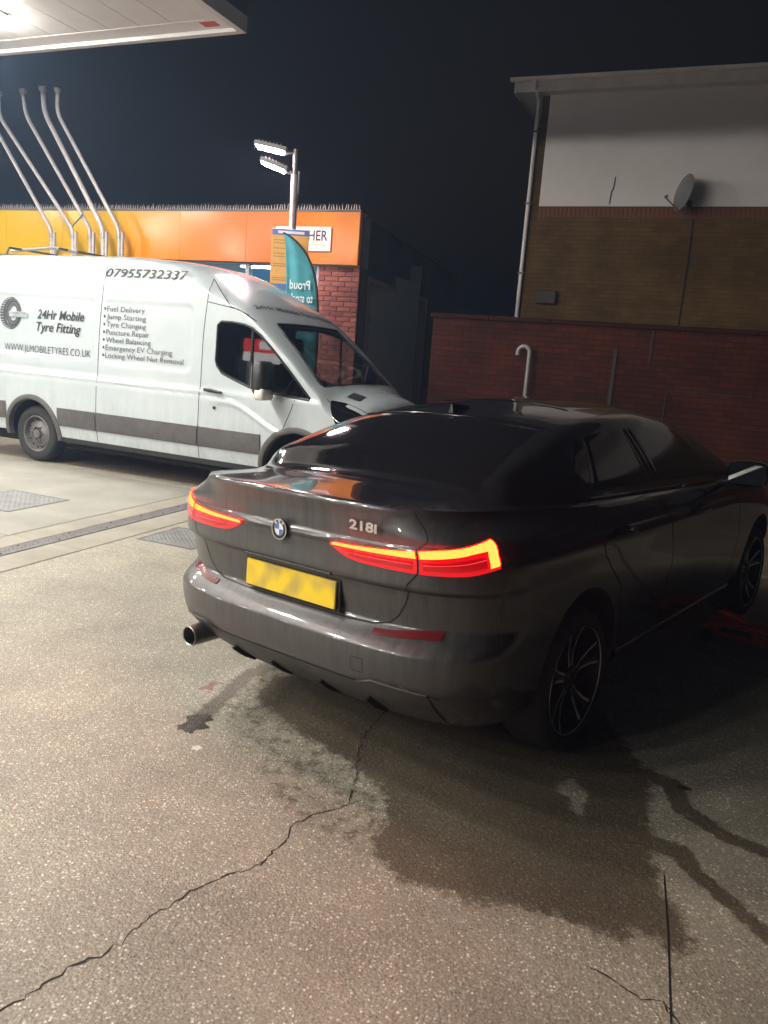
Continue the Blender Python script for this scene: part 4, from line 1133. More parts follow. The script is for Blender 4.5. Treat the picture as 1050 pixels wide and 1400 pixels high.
# lettering on the flank
def vtext(s, x, z, h, w, m='vinyl_grey', shear=0.0, bold=.0):
    a = vside(x, z, .010)
    up = Vector(vside(x, z+h, .010)) - Vector(a)
    return text('lettering', s, M[m], van, a, (1, 0, 0), up, h, w, shear=shear, bold=bold)
vtext('07955732337', 1.095, 2.252, .092, 1.165, 'vinyl_dark', .22, .006)
vtext('24Hr Mobile', .055, 1.735, .105, .755, 'vinyl_dark', .22, .012)
vtext('Tyre Fitting', .045, 1.590, .105, .72, 'vinyl_dark', .22, .012)
vtext('WWW.JLMOBILETYRES.CO.UK', -.49, 1.330, .085, 1.42, 'vinyl_grey')
for i, (s, w) in enumerate((('Fuel Delivery', .55), ('Jump Starting', .575), ('Tyre Changing', .58), ('Puncture Repair', .635), ('Wheel Balancing', .66), ('Emergency EV Charging', .965), ('Locking Wheel Nut Removal', 1.125))):
    z = 1.868 - i*.0865
    vtext(s, 1.155, z, .060, w, 'vinyl_grey')
    MB().lathe([(0, .0), (.017, .0)], 12, Matrix.Translation(vside(1.118, z+.028, .007)) @ Matrix.Rotation(R(90), 4, 'X')).build('bullet', M['vinyl_grey'], van)
# tyre emblem: a tyre seen three-quarter on, printed flat in two tones
def vring(name, cx, cz, rx, rz, r2x, r2z, dx, m, off, n=48, a0=0, a1=2*PI):
    V = []; F = []
    for i, a in enumerate(np.linspace(a0, a1, n)):
        V += [vside(cx+rx*math.cos(a), cz+rz*math.sin(a), off), vside(cx+dx+r2x*math.cos(a), cz+r2z*math.sin(a), off)]
        if i: F.append((2*i-2, 2*i, 2*i+1, 2*i-1))
    return obj(name, V, F, M[m], van)
vring('tyre_emblem', -.40, 1.775, .185, .19, .135, .175, .035, 'vinyl_dark', .006)
vring('tyre_emblem', -.365, 1.775, .132, .172, .120, .155, .0, 'vinyl_grey', .0065)
vring('tyre_emblem', -.36, 1.775, .100, .125, .060, .085, .01, 'vinyl_grey', .0065)
vring('tyre_emblem', -.36, 1.775, .118, .152, .103, .13, .0, 'vinyl_dark', .0065)
for k in range(16):
    a = PI*.55 + k*PI*.9/15
    vstrip('tread_mark', [(-.40+.178*math.cos(a), 1.775+.184*math.sin(a)), (-.375+.150*math.cos(a), 1.775+.178*math.sin(a))], .007, M['van_white'], .0075)
MB().prism([(-.41, 1.735), (-.10, 1.735), (-.10, 1.80), (-.41, 1.80)], -.9625, -.9622, (0, 2, 1)).build('emblem_panel', M['van_white'], van)
p = vside(-.40, 1.765, .012); text('lettering', 'J L MOBILE TYRES', M['vinyl_grey'], van, (p[0], -.966, p[2]), (1,0,0), (0,0,1), .026, .29)
text('lettering', 'EMERGENCY TYRE FITTING', M['vinyl_grey'], van, (-.34, -.966, 1.742), (1,0,0), (0,0,1), .012, .20)
# headboard lettering above the windscreen
def vhead(s_, f0, f1, x0, x1):
    o = text('lettering', s_, M['vinyl_dark'], van, (0, 0, 0), (1, 0, 0), (0, 1, 0), .075, 1.0, bold=.02, shear=.15)
    me = o.data
    for v in me.vertices:
        f = f0 + (f1-f0)*v.co.x; x = x0 + (x1-x0)*math.sin(PI*min(1, v.co.x)*.5) - v.co.y*.75
        v.co = vtop(x, f, .004)
vhead('24Hr Mobile Tyre Fitting', -.80, .80, 3.05, 3.15)
# roof bars at the rear
for x in (-.75, .1):
    MB().tube([(x, -.70, 2.49), (x, -.66, 2.575), (x, .66, 2.575), (x, .70, 2.49)], .014, 6).build('roof_bar', M['black_plastic'], van)
MB().tube([(-.95, -.45, 2.56), (-.2, -.50, 2.60), (.25, -.52, 2.555)], .02, 8).build('roof_tube', M['dull_steel'], van)

# ================================================================== CAR
CPT, CRL = .007, .0412
Yw = Matrix.Translation((.222, 3.759, 0)) @ Matrix.Rotation(R(51.0), 4, 'Z')
Pm = Matrix(((math.cos(CPT), 0, -math.sin(CPT), 0), (0, 1, 0, 0), (math.sin(CPT), 0, math.cos(CPT), 0), (0, 0, 0, 1)))
Rm = Matrix(((1, 0, 0, 0), (0, math.cos(CRL), math.sin(CRL), 0), (0, -math.sin(CRL), math.cos(CRL), 0), (0, 0, 0, 1)))
car = thing('parked_car', 'dark grey four-door coupe with lit red tail lights, one side jacked up', 'car')
car.matrix_world = Yw @ Pm @ Matrix.Translation((0, .78, 0)) @ Rm @ Matrix.Translation((0, -.78, 0))

cR = pchip([(.19,-.70),(.24,-.765),(.29,-.83),(.34,-.885),(.385,-.922),(.395,-.926),(.405,-.944),(.42,-.950),(.50,-.962),(.545,-.960),(.565,-.945),(.60,-.900),(.612,-.886),(.63,-.872),(.70,-.882),(.768,-.895),(.782,-.918),(.792,-.927),(.80,-.927),(.86,-.923),(.905,-.923),(.93,-.922),(.945,-.917),(1.0,-.918),(1.04,-.925),(1.060,-.931),(1.070,-.930),(1.075,-.926)])
cW = pchip([(.19,.80),(.24,.835),(.32,.865),(.45,.885),(.60,.893),(.75,.893),(.86,.896),(.90,.892),(.92,.885),(.94,.876),(1.0,.860),(1.05,.843),(1.075,.832)])
cF = pchip([(.19,3.36),(.4,3.50),(.6,3.55),(.8,3.53),(1.0,3.47),(1.075,3.40)])
cT = pchip([(-1.0,1.075),(-.9,1.073),(-.8,1.066),(-.5,1.045),(0,1.020),(.8,.985),(1.8,.948),(2.5,.925),(3.0,.86),(3.4,.755),(3.6,.70)])
cC = pchip([(.19,0),(.895,0),(.905,-.003),(.914,-.014),(.922,-.015),(.931,-.003),(.938,0),(1.075,0)])   # fold across the boot lid, between the lamps
CA, CN, CAF, CNF = .50, 3.6, .95, 2.7
def cz(zl, x):
    """level -> height, squeezed above the pivot so the waist falls away towards the nose"""
    t = cT(x); pv = .80 - .45*sstep(1.9, 3.2, x)
    return np.where(zl > pv, pv + (zl - pv)*(t - pv)/(1.075 - pv), zl)
def cbody(q, zl, s=-1):
    """q in 0..1 round the rear corner, 1..2 along the flank, 2..3 round the nose"""
    q = np.asarray(q, float); zl = np.asarray(zl, float)
    r, f = cR(zl) + cC(zl)*(1 - sstep(.035, .085, q)), cF(zl)
    ph = np.clip(q, 0, 1)*PI/2; pf_ = np.clip(3-q, 0, 1)*PI/2
    xr = r + CA*(1 - np.maximum(np.cos(ph), 0)**(2/CN))
    xf = f - CAF*(1 - np.maximum(np.cos(pf_), 0)**(2/CNF))
    tm = np.clip(q-1, 0, 1); xm = (r+CA)*(1-tm) + (f-CAF)*tm
    x = np.where(q <= 1, xr, np.where(q < 2, xm, xf))
    w = cW(zl) - .135*sstep(.955, 1.07, zl)*(1 - sstep(-.75, .15, x))      # the tail draws in above the lamps
    y = np.where(q <= 1, w*np.sin(ph)**(2/CN), np.where(q < 2, w, w*np.sin(pf_)**(2/CNF)))
    return np.stack([x, s*y, cz(zl, x)], -1)
def qy(y, z):
    """corner coordinate of lateral position y at level z"""
    return (2/PI)*np.arcsin(np.clip(abs(y)/cW(z), 0, 1)**(CN/2))
qs = np.concatenate([np.linspace(0, 1, 46)**1.0, np.linspace(1, 2, 110)[1:], np.linspace(2, 3, 36)[1:]])
zl = np.unique(np.concatenate([np.linspace(.19, .38, 12), np.linspace(.385, .43, 7), np.linspace(.43, .54, 8), np.linspace(.54, .64, 16), np.linspace(.64, .76, 8), np.linspace(.76, .82, 8), np.linspace(.82, .90, 7), np.linspace(.905, .955, 13), np.linspace(.955, 1.075, 16)]))
nq, nz = len(qs), len(zl)
HS = cbody(qs[:, None], zl[None, :], 1)            # left half
HS[0, :, 1] = 0; HS[-1, :, 1] = 0
cH = pchip([(-.96,1.075),(-.90,1.080),(-.75,1.086),(-.60,1.093),(-.53,1.104),(-.45,1.135),(-.30,1.198),(0,1.299),(.15,1.341),(.40,1.387),(.80,1.420),(1.15,1.425),(1.50,1.397),(1.75,1.335),(2.10,1.168),(2.42,1.010),(2.55,.980),(3.0,.925),(3.35,.835),(3.6,.72)])
NT = 40
def ctop(x, ye, ze, n=NT):
    H = float(cH(x)); v = np.linspace(0, 1, n + 1)
    yb = ye*(1-v); zb = ze + max(H - ze, .0)*(1 - (yb/max(ye, 1e-6))**2) if H - ze < .06 else ze + .05*(1-(yb/ye)**2)
    Gh = H - ze
    gk = float(sstep(.045, .14, Gh)) if -.56 < x < 2.5 else 0.0
    y1, z1 = ye - .045, ze + .014
    zr = z1 + .84*(H - z1); y2 = y1 - .50*(H - z1) - .01
    yg = np.where(v < .08, ye + (y1-ye)*v/.08, np.where(v < .5, y1 + (y2-y1)*((v-.08)/.42), y2*(1-(v-.5)/.5)))
    tt = np.clip((v-.08)/.42, 0, 1); bow = .018*np.sin(PI*tt)
    yg = yg + np.where((v > .08) & (v < .5), bow, 0)
    zg = np.where(v < .08, ze + (z1-ze)*v/.08, np.where(v < .5, z1 + (zr-z1)*tt, zr + (H-zr)*(1-(np.maximum(yg, 0)/max(y2, 1e-3))**2.3)))
    for _ in range(3):
        yg[4:-1] = .25*yg[3:-2] + .5*yg[4:-1] + .25*yg[5:]; zg[4:-1] = .25*zg[3:-2] + .5*zg[4:-1] + .25*zg[5:]
    yg[-1] = 0
    return yb*(1-gk) + yg*gk, zb*(1-gk) + zg*gk
V = []; F = []; idx = {}
def vid(k, co):
    if k not in idx: idx[k] = len(V); V.append(tuple(co))
    return idx[k]
def S_(i, j, s):
    if i in (0, nq-1): s = 0
    return vid(('s', i, j, s), HS[i, j]*np.array([1, s if s else 0, 1]))
for s in (1, -1):
    for i in range(nq-1):
        for j in range(nz-1):
            F.append((S_(i,j,s), S_(i+1,j,s), S_(i+1,j+1,s), S_(i,j+1,s)))
TOP = {}
for i in range(1, nq-1):
    TOP[i] = ctop(HS[i, -1, 0], HS[i, -1, 1], HS[i, -1, 2])
def T_(i, k, s):
    if i in (0, nq-1): return S_(i, nz-1, 0)
    if k == 0: return S_(i, nz-1, s)
    if k == NT: s = 0
    y, z = TOP[i]
    return vid(('t', i, k, s), (HS[i, -1, 0], (s if s else 0)*y[k], z[k]))
for s in (1, -1):
    for i in range(nq-1):
        for k in range(NT):
            f = [T_(i,k,s), T_(i+1,k,s), T_(i+1,k+1,s), T_(i,k+1,s)]
            g2 = []
            for a in f:
                if a not in g2: g2.append(a)
            if len(g2) > 2: F.append(tuple(g2))
for i in range(nq-1):                                # floor pan
    f = [S_(i,0,1), S_(i,0,-1), S_(i+1,0,-1), S_(i+1,0,1)]; g2 = []
    for a in f:
        if a not in g2: g2.append(a)
    if len(g2) > 2: F.append(tuple(g2))
cb = fixn(obj('body', V, F, M['car_paint'], car))
cut = []
ACZ = .325
for x in (0, 2.67):
    for s in (-1, 1):
        o = MB().lathe([(0, .60), (.352, .60), (.352, 1.2), (0, 1.2)], 56, Matrix.Translation((x, 0, ACZ)) @ Matrix.Rotation(R(90 if s < 0 else -90), 4, 'X')).build('cut', M['arch_liner'], None)
        bm = bmesh.new(); bm.from_mesh(o.data); bmesh.ops.remove_doubles(bm, verts=bm.verts, dist=1e-5); bmesh.ops.recalc_face_normals(bm, faces=bm.faces); bm.to_mesh(o.data); bm.free()
        cut.append(o)
cb.parent = None
boolean_cut(cb, cut, 34)
cb.parent = car

def cnorm(q, z, s):
    e = 1e-3
    a = cbody(q+e, z, s) - cbody(max(q-e, 0), z, s); b = cbody(q, z+e*.5, s) - cbody(q, z-e*.5, s)
    n = np.cross(a, b); n /= np.linalg.norm(n) + 1e-12
    p = cbody(q, z, s); return -n if n[0]*(p[0]-1.3)*.3 + n[1]*p[1] < 0 else n
def cpt(q, z, off, s):
    if q < 0: q, s = -q, -s
    p = cbody(q, z, s)
    n = cnorm(max(q, .002), z, s)
    return p + n*off
def cpatch(name, qa, qb, ztop, zbot, m, off, s, n=30, nz_=8, parent=None, skirt=.006, bulge=0.0):
    G = []
    for i in range(n):
        q = qa + (qb-qa)*i/(n-1); zt, zb = float(ztop(q)), float(zbot(q))
        end = i in (0, n-1)
        row = [cpt(q, zb, -skirt, s)]
        for k in range(nz_):
            t = k/(nz_-1); o = off + bulge*math.sin(PI*t)
            if k in (0, nz_-1): o = off*.6
            row.append(cpt(q, zb+(zt-zb)*t, -skirt if end and False else o, s))
        row.append(cpt(q, zt, -skirt, s))
        G.append(row)
    for e, k in ((0, 0), (-1, -1)):
        r0 = [cpt(qa if e == 0 else qb, max(min(p[2], 2), .1), -skirt, s) for p in G[e]]
        G.insert(0, r0) if e == 0 else G.append(r0)
    V, F = grid(np.array(G)); return obj(name, V, F, m, parent or car, 45)
def cribbon(name, pts, w, m, off, s=-1, parent=None):
    P = []
    for i in range(len(pts)-1):
        a, b = np.array(pts[i], float), np.array(pts[i+1], float); n = max(2, int(np.linalg.norm((b-a)*np.array([.9, 1]))/.015))
        P += [a + (b-a)*k/n for k in range(n)]
    P.append(np.array(pts[-1], float)); C = [cpt(p[0], p[1], off, s) for p in P]; V = []; F = []
    for i, p in enumerate(P):
        t = C[min(i+1, len(C)-1)] - C[max(i-1, 0)]; t /= np.linalg.norm(t)+1e-9
        n = cnorm(max(abs(p[0]), .002), p[1], s if p[0] >= 0 else -s); b_ = np.cross(t, n); b_ /= np.linalg.norm(b_)+1e-9
        V += [C[i]+b_*w/2, C[i]-b_*w/2]
        if i: F.append((2*i-2, 2*i-1, 2*i+1, 2*i))
    return obj(name, V, F, m, parent or car)
# ---- tail lamps
q_in, q_se, q_out = qy(.255, .9), qy(.640, .9), qy(.853, .93)
lt = pchip([(q_in, .911), (q_se, .934), (.55, .955), (q_out, .990)])
lb = pchip([(q_in, .902), (q_in+.012, .886), (q_in+.05, .861), (q_in+.11, .852), (q_se, .849), (.58, .856), (q_out, .884)])
bt = pchip([(q_in, .909), (q_se, .930), (.55, .951), (q_out, .986)])
bb = pchip([(q_in, .900), (q_se, .905), (.55, .922), (q_out-.05, .950), (q_out, .956)])
for s in (-1, 1):
    li = cpatch('tail_lamp', q_in, q_se-.006, lt, lb, M['lamp_red_lens'], .005, s, 26)
    lo = cpatch('tail_lamp', q_se+.004, q_out, lt, lb, M['lamp_red_lens'], .005, s, 34)
    cpatch('light_bar', q_in+.006, q_se-.010, bt, bb, M['tail_light'], .0085, s, 26, 5, li, -.004)
    cpatch('light_bar', q_se+.008, q_out-.006, bt, bb, M['tail_light'], .0085, s, 34, 5, lo, -.004)
    cpatch('light_hook', q_out-.060, q_out-.006, lambda q: bb(q)+.002, lambda q: lb(q)+.012, M['tail_light'], .0085, s, 8, 8, lo, -.004)
    mid = lambda q: float(lb(q)) + .62*(float(bb(q)) - float(lb(q)))
    cpatch('lens_panel', q_in+.05, q_se-.022, lambda q: bb(q)-.005, lambda q: lb(q)+.008, M['lamp_dark_panel'], .0060, s, 16, 5, li, -.004)
    cpatch('lens_panel', q_se+.020, q_out-.075, lambda q: bb(q)-.006, lambda q: lb(q)+.009, M['lamp_dark_panel'], .0060, s, 16, 5, lo, -.004)
    cribbon('reflector_line', [(q_se+.022+(q_out-.10-q_se)*k/8, mid(q_se+.022+(q_out-.10-q_se)*k/8)) for k in range(9)], .0022, M['lamp_line'], .0078, s, lo)
    cribbon('reflector_line', [(q_in+.07+(q_se-.10-q_in)*k/8, mid(q_in+.07+(q_se-.10-q_in)*k/8)) for k in range(9)], .0020, M['lamp_line'], .0078, s, li)
    cribbon('lamp_gap', [(q_se-.001, .846), (q_se-.001, .937)], .005, M['gap_dark'], .0100, s)
# ---- boot lid seams
for s in (-1, 1):
    cribbon('panel_gap', [(q_se-.006, .846), (qy(.605, .80), .805), (qy(.575, .72), .72), (qy(.545, .665), .668), (qy(.505, .63), .632), (qy(.44, .614), .617), (qy(.25, .61), .612), (0.0, .611)], .006, M['gap_dark'], .0012, s)
    cribbon('panel_gap', [(q_se+.004, .938), (qy(.665, .97), .97), (qy(.69, 1.02), 1.02), (qy(.70, 1.06), 1.062)], .004, M['gap_dark'], .0012, s)
    cpatch('rear_reflector', qy(.455, .6), qy(.715, .6), lambda q: .606+.030*sstep(qy(.455, .6), qy(.715, .6), q), lambda q: .588+.014*sstep(qy(.455, .6), qy(.715, .6), q), M['reflector_red'], .004, s, 14, 5)
# plate, recess trim, badge, emblem
plate = MB().bbox((-.006, -.26, -.0555), (.006, .26, .0555), .003).build('number_plate', M['number_plate'], car)
plate.location = (-.899, -.010, .6925); plate.rotation_euler = (0, R(4), 0)
MB().bbox((-.004, -.275, -.066), (.004, .275, .066), .003).build('plate_holder', M['black_plastic'], car).location = (-.888, -.010, .6925)
MB().bbox((-.925, -.26, .775), (-.885, .24, .784), .003).build('boot_handle', M['black_plastic'], car)
text('badge', '218i', M['badge_metal'], car, (-.9195, -.345, .975), (0, -1, 0), (-.02, 0, 1), .034, .135, bold=.035)
em = Matrix.Translation((-.9455, .004, .918)) @ Matrix.Rotation(R(-90), 4, 'Y') @ Matrix.Rotation(R(-90), 4, 'Z')
eb = MB().lathe([(0, .0), (.043, .0), (.043, -.010), (.0405, -.014)], 40, em).build('emblem', M['black_gloss'], car, 40)
MB().lathe([(.0385, -.001), (.0385, .003), (.0425, .003), (.043, -.001)], 40, em).build('outer_ring', M['chrome'], eb, 40)
MB().lathe([(.0245, -.001), (.0245, .003), (.0265, .003), (.0268, -.001)], 40, em).build('inner_ring', M['chrome'], eb, 40)
for k in range(4):
    a0 = k*PI/2; P = [(0, 0)] + [(.0243*math.cos(a0+t*PI/2), .0243*math.sin(a0+t*PI/2)) for t in np.linspace(0, 1, 9)]
    o = MB().prism(P, .0006, .0018); o.V = [tuple(em @ Vector(v)) for v in o.V]
    o.build('quadrant', M['emblem_white'] if k in (0, 2) else M['emblem_blue'], eb)
for ch, a in (('B', 128), ('M', 90), ('W', 52)):
    t_ = R(a); ctr = em @ Vector((.0325*math.cos(t_), .0325*math.sin(t_), .0022))
    rr = (em.to_3x3() @ Vector((math.sin(t_), -math.cos(t_), 0))); uu_ = (em.to_3x3() @ Vector((math.cos(t_), math.sin(t_), 0)))
    text('emblem_letter', ch, M['emblem_white'], eb, ctr - rr*.0052 - uu_*.0045, rr, uu_, .0095, .0105, bold=.03)
# ---- lower valance
q_d = qy(.70, .40)
dtop = pchip([(0, .392), (qy(.42, .4), .392), (qy(.50, .4), .420), (q_d, .405)])
for s in (-1, 1):
    cpatch('diffuser', 0.0, q_d, dtop, lambda q: .205, M['diffuser_grey'], .006, s, 30, 8)
    cribbon('diffuser_edge', [(0, .398), (qy(.40, .4), .399), (qy(.49, .4), .427), (q_d, .412)], .007, M['dull_steel'], .009, s)
    cribbon('towing_cap_gap', [(qy(.40, .46), .445), (qy(.40, .46), .500), (qy(.455, .46), .500), (qy(.455, .46), .445), (qy(.40, .46), .445)], .0025, M['gap_dark'], .0015, s) if s < 0 else None
    # crisp fold of the bumper skin below the reflector
    cribbon('bumper_fold', [(qy(.60, .36), .43), (.55, .36), (.62, .27)], .004, M['dull_steel'], .004, s)
for y in (.37, .12, -.17, -.42):
    xz = [(float(cR(z)), z) for z in np.linspace(.225, .315, 8)]
    poly = [(x+.01, z) for x, z in xz] + [(x-.022*min(1, (k+.5)/3), z-.010) for k, (x, z) in list(enumerate(xz))[::-1]]
    MB().prism(poly, y-.005, y+.005, (0, 2, 1)).build('diffuser_fin', M['black_plastic'], car, fix=True)
T = Matrix.Translation((-.965, .575, .330)) @ Matrix.Rotation(R(90), 4, 'Y')
ex = MB().lathe([(.040, .18), (.040, .004), (.044, .0), (.048, .004), (.048, .20)], 28, T).build('exhaust_tip', M['dull_steel'], car, 40)
MB().lathe([(0, .06), (.0395, .06)], 24, T).build('exhaust_bore', M['gap_dark'], ex)
# ---- glass
def ctopP(x, v, off=0.0, s=-1):
    """point on the roof / glasshouse skin: v 0 at the waist edge, 1 on the centreline"""
    def f(x_):
        qq = np.linspace(0, 3, 1201)
        e = CTE
        ye = float(np.interp(x_, e[:, 0], e[:, 1])); ze = float(np.interp(x_, e[:, 0], e[:, 2]))
        y, z = ctop(x_, ye, ze); vv = np.linspace(0, 1, NT+1)
        return lambda v_: np.array([x_, float(np.interp(v_, vv, y)), float(np.interp(v_, vv, z))])
    fa = f(x); p = fa(v); e = .01
    du = f(x+e)(v) - f(x-e)(v); dv = fa(min(v+e, 1)) - fa(max(v-e, 0))
    n = np.cross(du, dv); n /= np.linalg.norm(n)+1e-9
    if n[2] < 0: n = -n
    p = p + n*off
    return np.array([p[0], s*p[1], p[2]])
CTE = HS[:, -1, :].copy(); CTE[:, 1] = np.abs(CTE[:, 1])
def ygv(x, y):
    ye = float(np.interp(x, CTE[:, 0], CTE[:, 1])); ze = float(np.interp(x, CTE[:, 0], CTE[:, 2]))
    yy, _ = ctop(x, ye, ze); return float(np.interp(-y, -yy, np.linspace(0, 1, NT+1)))
def top_glass(name, x0, x1, yw, m, off, bow0=0.0, bow1=0.0, n=26, k=25):
    G = []
    for i in range(n):
        row = []
        for j in range(k):
            f = -1 + 2*j/(k-1); t = i/(n-1)
            x = x0 + (x1-x0)*t + (bow0*(1-t) + bow1*t)*f*f; y = abs(f)*yw(x)
            row.append(ctopP(x, ygv(x, y), off if 0 < i < n-1 and 0 < j < k-1 else -.002, -1 if f < 0 else 1))
        G.append(row)
    V, F = grid(np.array(G)); return obj(name, V, F, m, car, 40)
top_glass('rear_window', -.555, .150, pchip([(-.6, .62), (-.4, .625), (-.1, .575), (.2, .535)]), M['black_gloss'], .003, .10, .035)
top_glass('windscreen', 1.66, 2.44, pchip([(1.6, .56), (2.0, .66), (2.45, .76)]), M['black_gloss'], .003, -.03, -.16)
# roof edge of the rear screen
G = [ctopP(.168+.035*f*f, ygv(.168+.035*f*f, abs(f)*.55), .004, -1 if f < 0 else 1) for f in np.linspace(-1, 1, 31)]
MB().tube([tuple(p) for p in G], .004, 6).build('roof_edge_trim', M['black_gloss'], car, 50)
# glass sunroof panel
top_glass('sunroof', .62, 1.30, pchip([(.5, .42), (1.4, .42)]), M['black_gloss'], .003)
def side_glass(name, xb0, xb1, xt0, xt1, s, m, off=.003, v0=.115, v1=.455, n=24, k=10):
    G = []
    for i in range(n):
        t = i/(n-1); row = []
        for j in range(k):
            u = j/(k-1); x = (xb0+(xb1-xb0)*t)*(1-u) + (xt0+(xt1-xt0)*t)*u
            row.append(ctopP(x, v0+(v1-v0)*u, off if 0 < i < n-1 and 0 < j < k-1 else -.002, s))
        G.append(row)
    V, F = grid(np.array(G)); return obj(name, V, F, m, car, 40)
for s in (-1, 1):
    side_glass('quarter_window', -.10, .20, .28, .36, s, M['black_gloss'])
    side_glass('rear_door_window', .22, .92, .38, .86, s, M['black_gloss'])
    side_glass('front_door_window', .98, 2.10, .91, 1.62, s, M['black_gloss'])
    side_glass('pillar_trim', .925, .975, .865, .905, s, M['black_plastic'], .002)
    # waist strip, door seams, handles
    G = [tuple(ctopP(x, .085, .003, s)) for x in np.linspace(-.16, 2.12, 50)]
    MB().tube(G, .006, 6).build('waist_strip', M['black_gloss'], car, 50)
    def fx(x): # flank coordinate of x at mid height
        return 1 + (x - (float(cR(.6))+CA)) / ((float(cF(.6))-CAF) - (float(cR(.6))+CA))
    for pts in ([(fx(.98), .24), (fx(.985), .6), (fx(.96), .9), (fx(.94), 1.07)], [(fx(2.13), .24), (fx(2.16), .6), (fx(2.12), .9), (fx(2.05), 1.07)],
                [(fx(.43), .30), (fx(.42), .5), (fx(.33), .62), (fx(.20), .74), (fx(.13), .88), (fx(.12), 1.07)], [(fx(.43), .245), (fx(2.12), .245)]):
        cribbon('door_gap', pts, .005, M['gap_dark'], .0014, s)
    for x in (.34, 1.37):
        A = [Vector(cpt(fx(x + d), .90, o, s)) for d, o in ((-.11, .008), (-.07, .032), (.06, .034), (.11, .008))]
        h = MB().tube([tuple(a) for a in A], [.012, .016, .016, .012], 10).build('door_handle', M['black_gloss'], car, 50)
        C = Vector(cpt(fx(x), .90, .001, s))
        MB().lathe([(0, 0), (.04, .0), (.055, .002)], 20, Matrix.Translation(C) @ Matrix.Diagonal((1.5, 1, .7, 1)) @ Matrix.Rotation(R(90 if s < 0 else -90), 4, 'X')).build('handle_cup', M['black_plastic'], h)
    # wing mirror
    cx_, cy_, cz_ = 1.80, s*1.005, 1.035
    ms = []
    Gm = []
    for i in range(13):
        a = PI*i/12
        row = []
        for j in range(20):
            b = 2*PI*j/20
            sx, sy, sz = math.cos(a), math.sin(a)*math.cos(b), math.sin(a)*math.sin(b)
            pw = lambda v, e: math.copysign(abs(v)**e, v)
            row.append((cx_ + .085*pw(sx, .8)*(1 if sx > 0 else .55), cy_ + .125*pw(sy, .75) , cz_ + .078*pw(sz, .75) - .10*(cy_*s-1.005) ))
        Gm.append(row)
    P = np.array(Gm); Vv, Ff = grid(np.concatenate([P, P[:, :1]], 1)); wm = fixn(obj('wing_mirror', Vv, Ff, M['black_gloss'], car), 60)
    MB().bbox((1.748, cy_-.10, .975), (1.756, cy_+.10, 1.095), .003).build('mirror_face', M['mirror_glass'], wm)
    MB().tube([(1.84, s*.83, .965), (1.83, s*.93, .985)], [.035, .028], 8).build('mirror_stalk', M['black_plastic'], wm, 50)
    # side skirt
    G = [[cpt(fx(x), z, o, s) for z, o in ((.195, .0), (.20, .010), (.25, .016), (.275, .010), (.285, -.002))] for x in np.linspace(.40, 2.28, 40)]
    V, F = grid(np.array(G)); obj('side_skirt', V, F, M['car_paint'], car, 50)
    # headlamps (at the nose, out of the picture)
    cpatch('headlight', 2.45, 2.75, lambda q: .90, lambda q: .78, M['black_gloss'], .004, s, 16, 6)
# aerial
fin = MB()
zr = float(cH(.24))
fin.add([(.19, -.020, zr-.02), (.36, -.010, zr+.025), (.36, .010, zr+.025), (.19, .020, zr-.02), (.20, -.003, zr+.036), (.24, -.003, zr+.040), (.24, .003, zr+.040), (.20, .003, zr+.036)],
        [(0,1,5,4),(1,2,6,5),(2,3,7,6),(3,0,4,7),(4,5,6,7),(3,2,1,0)])
fin.build('aerial_fin', M['black_gloss'], car, fix=True)
# ---- wheels
def car_wheel(x, s, z, steer=0.0):
    w = bpy.data.objects.new('wheel', None); link(w, car)
    T = Matrix.Translation((x, 0, z)) @ Matrix.Rotation(R(90 if s < 0 else -90), 4, 'X')
    MB().lathe([(.232,.665),(.245,.655),(.285,.652),(.308,.665),(.318,.69),(.320,.76),(.318,.835),(.308,.862),(.285,.876),(.262,.876),(.246,.868),(.236,.860)], 56, T).build('tyre', M['tyre'], w, 50)
    MB().lathe([(.246,.868),(.243,.873),(.236,.868),(.231,.845),(.222,.78),(.215,.70),(.10,.70),(0,.70)], 56, T).build('rim_barrel', M['alloy_dark'], w, 40)
    MB().lathe([(.245,.8695),(.242,.8745),(.237,.871)], 56, T).build('rim_lip', M['alloy_bright'], w, 40)
    MB().lathe([(.15,.71),(.15,.735),(.06,.735)], 40, T).build('brake_disc', M['dull_steel'], w, 40)
    hub = MB().lathe([(.060,.80),(.060,.838),(.050,.846),(.034,.846),(.032,.842),(0,.842)], 24, T).build('hub', M['alloy_dark'], w, 40)
    for k in range(5):
        for d in (-1, 1):
            a = 2*PI*k/5 + .31 + d*.075; a2 = 2*PI*k/5 + .31 + d*.185
            def pt(r, ang, off, h): return T @ Vector((r*math.cos(ang) - off*math.sin(ang), r*math.sin(ang) + off*math.cos(ang), h))
            rr = (.045, .12, .19, .238); hh = (.840, .834, .846, .862); ww = (.014, .0125, .0135, .018)
            V = []; F = []; V2 = []; F2 = []
            for i, (r_, h_, w_) in enumerate(zip(rr, hh, ww)):
                an = a + (a2-a)*(r_-.045)/.193
                V += [pt(r_, an, -w_, h_-.001), pt(r_, an, w_, h_-.001), pt(r_, an, w_*1.1, h_-.05), pt(r_, an, -w_*1.1, h_-.05)]
                V2 += [pt(r_, an, (-w_ if d < 0 else w_*.15), h_+.0008), pt(r_, an, (w_ if d > 0 else -w_*.15), h_+.0008)]
                if i:
                    o = 4*i
                    F += [(o-4+j, o-4+(j+1) % 4, o+(j+1) % 4, o+j) for j in range(4)]; F2.append((2*i-2, 2*i-1, 2*i+1, 2*i))
            F += [(3,2,1,0), (12,13,14,15)]
            so = obj('spoke', V, F, M['alloy_dark'], w)
            obj('machined_face', V2, F2, M['alloy_bright'], so)
    for k in range(5):
        a = 2*PI*k/5
        MB().lathe([(.008, 0), (.008, .012), (0, .012)], 6, T @ Matrix.Translation((math.cos(a)*.040, math.sin(a)*.040, .838))).build('wheel_bolt', M['dull_steel'], hub)
    return w
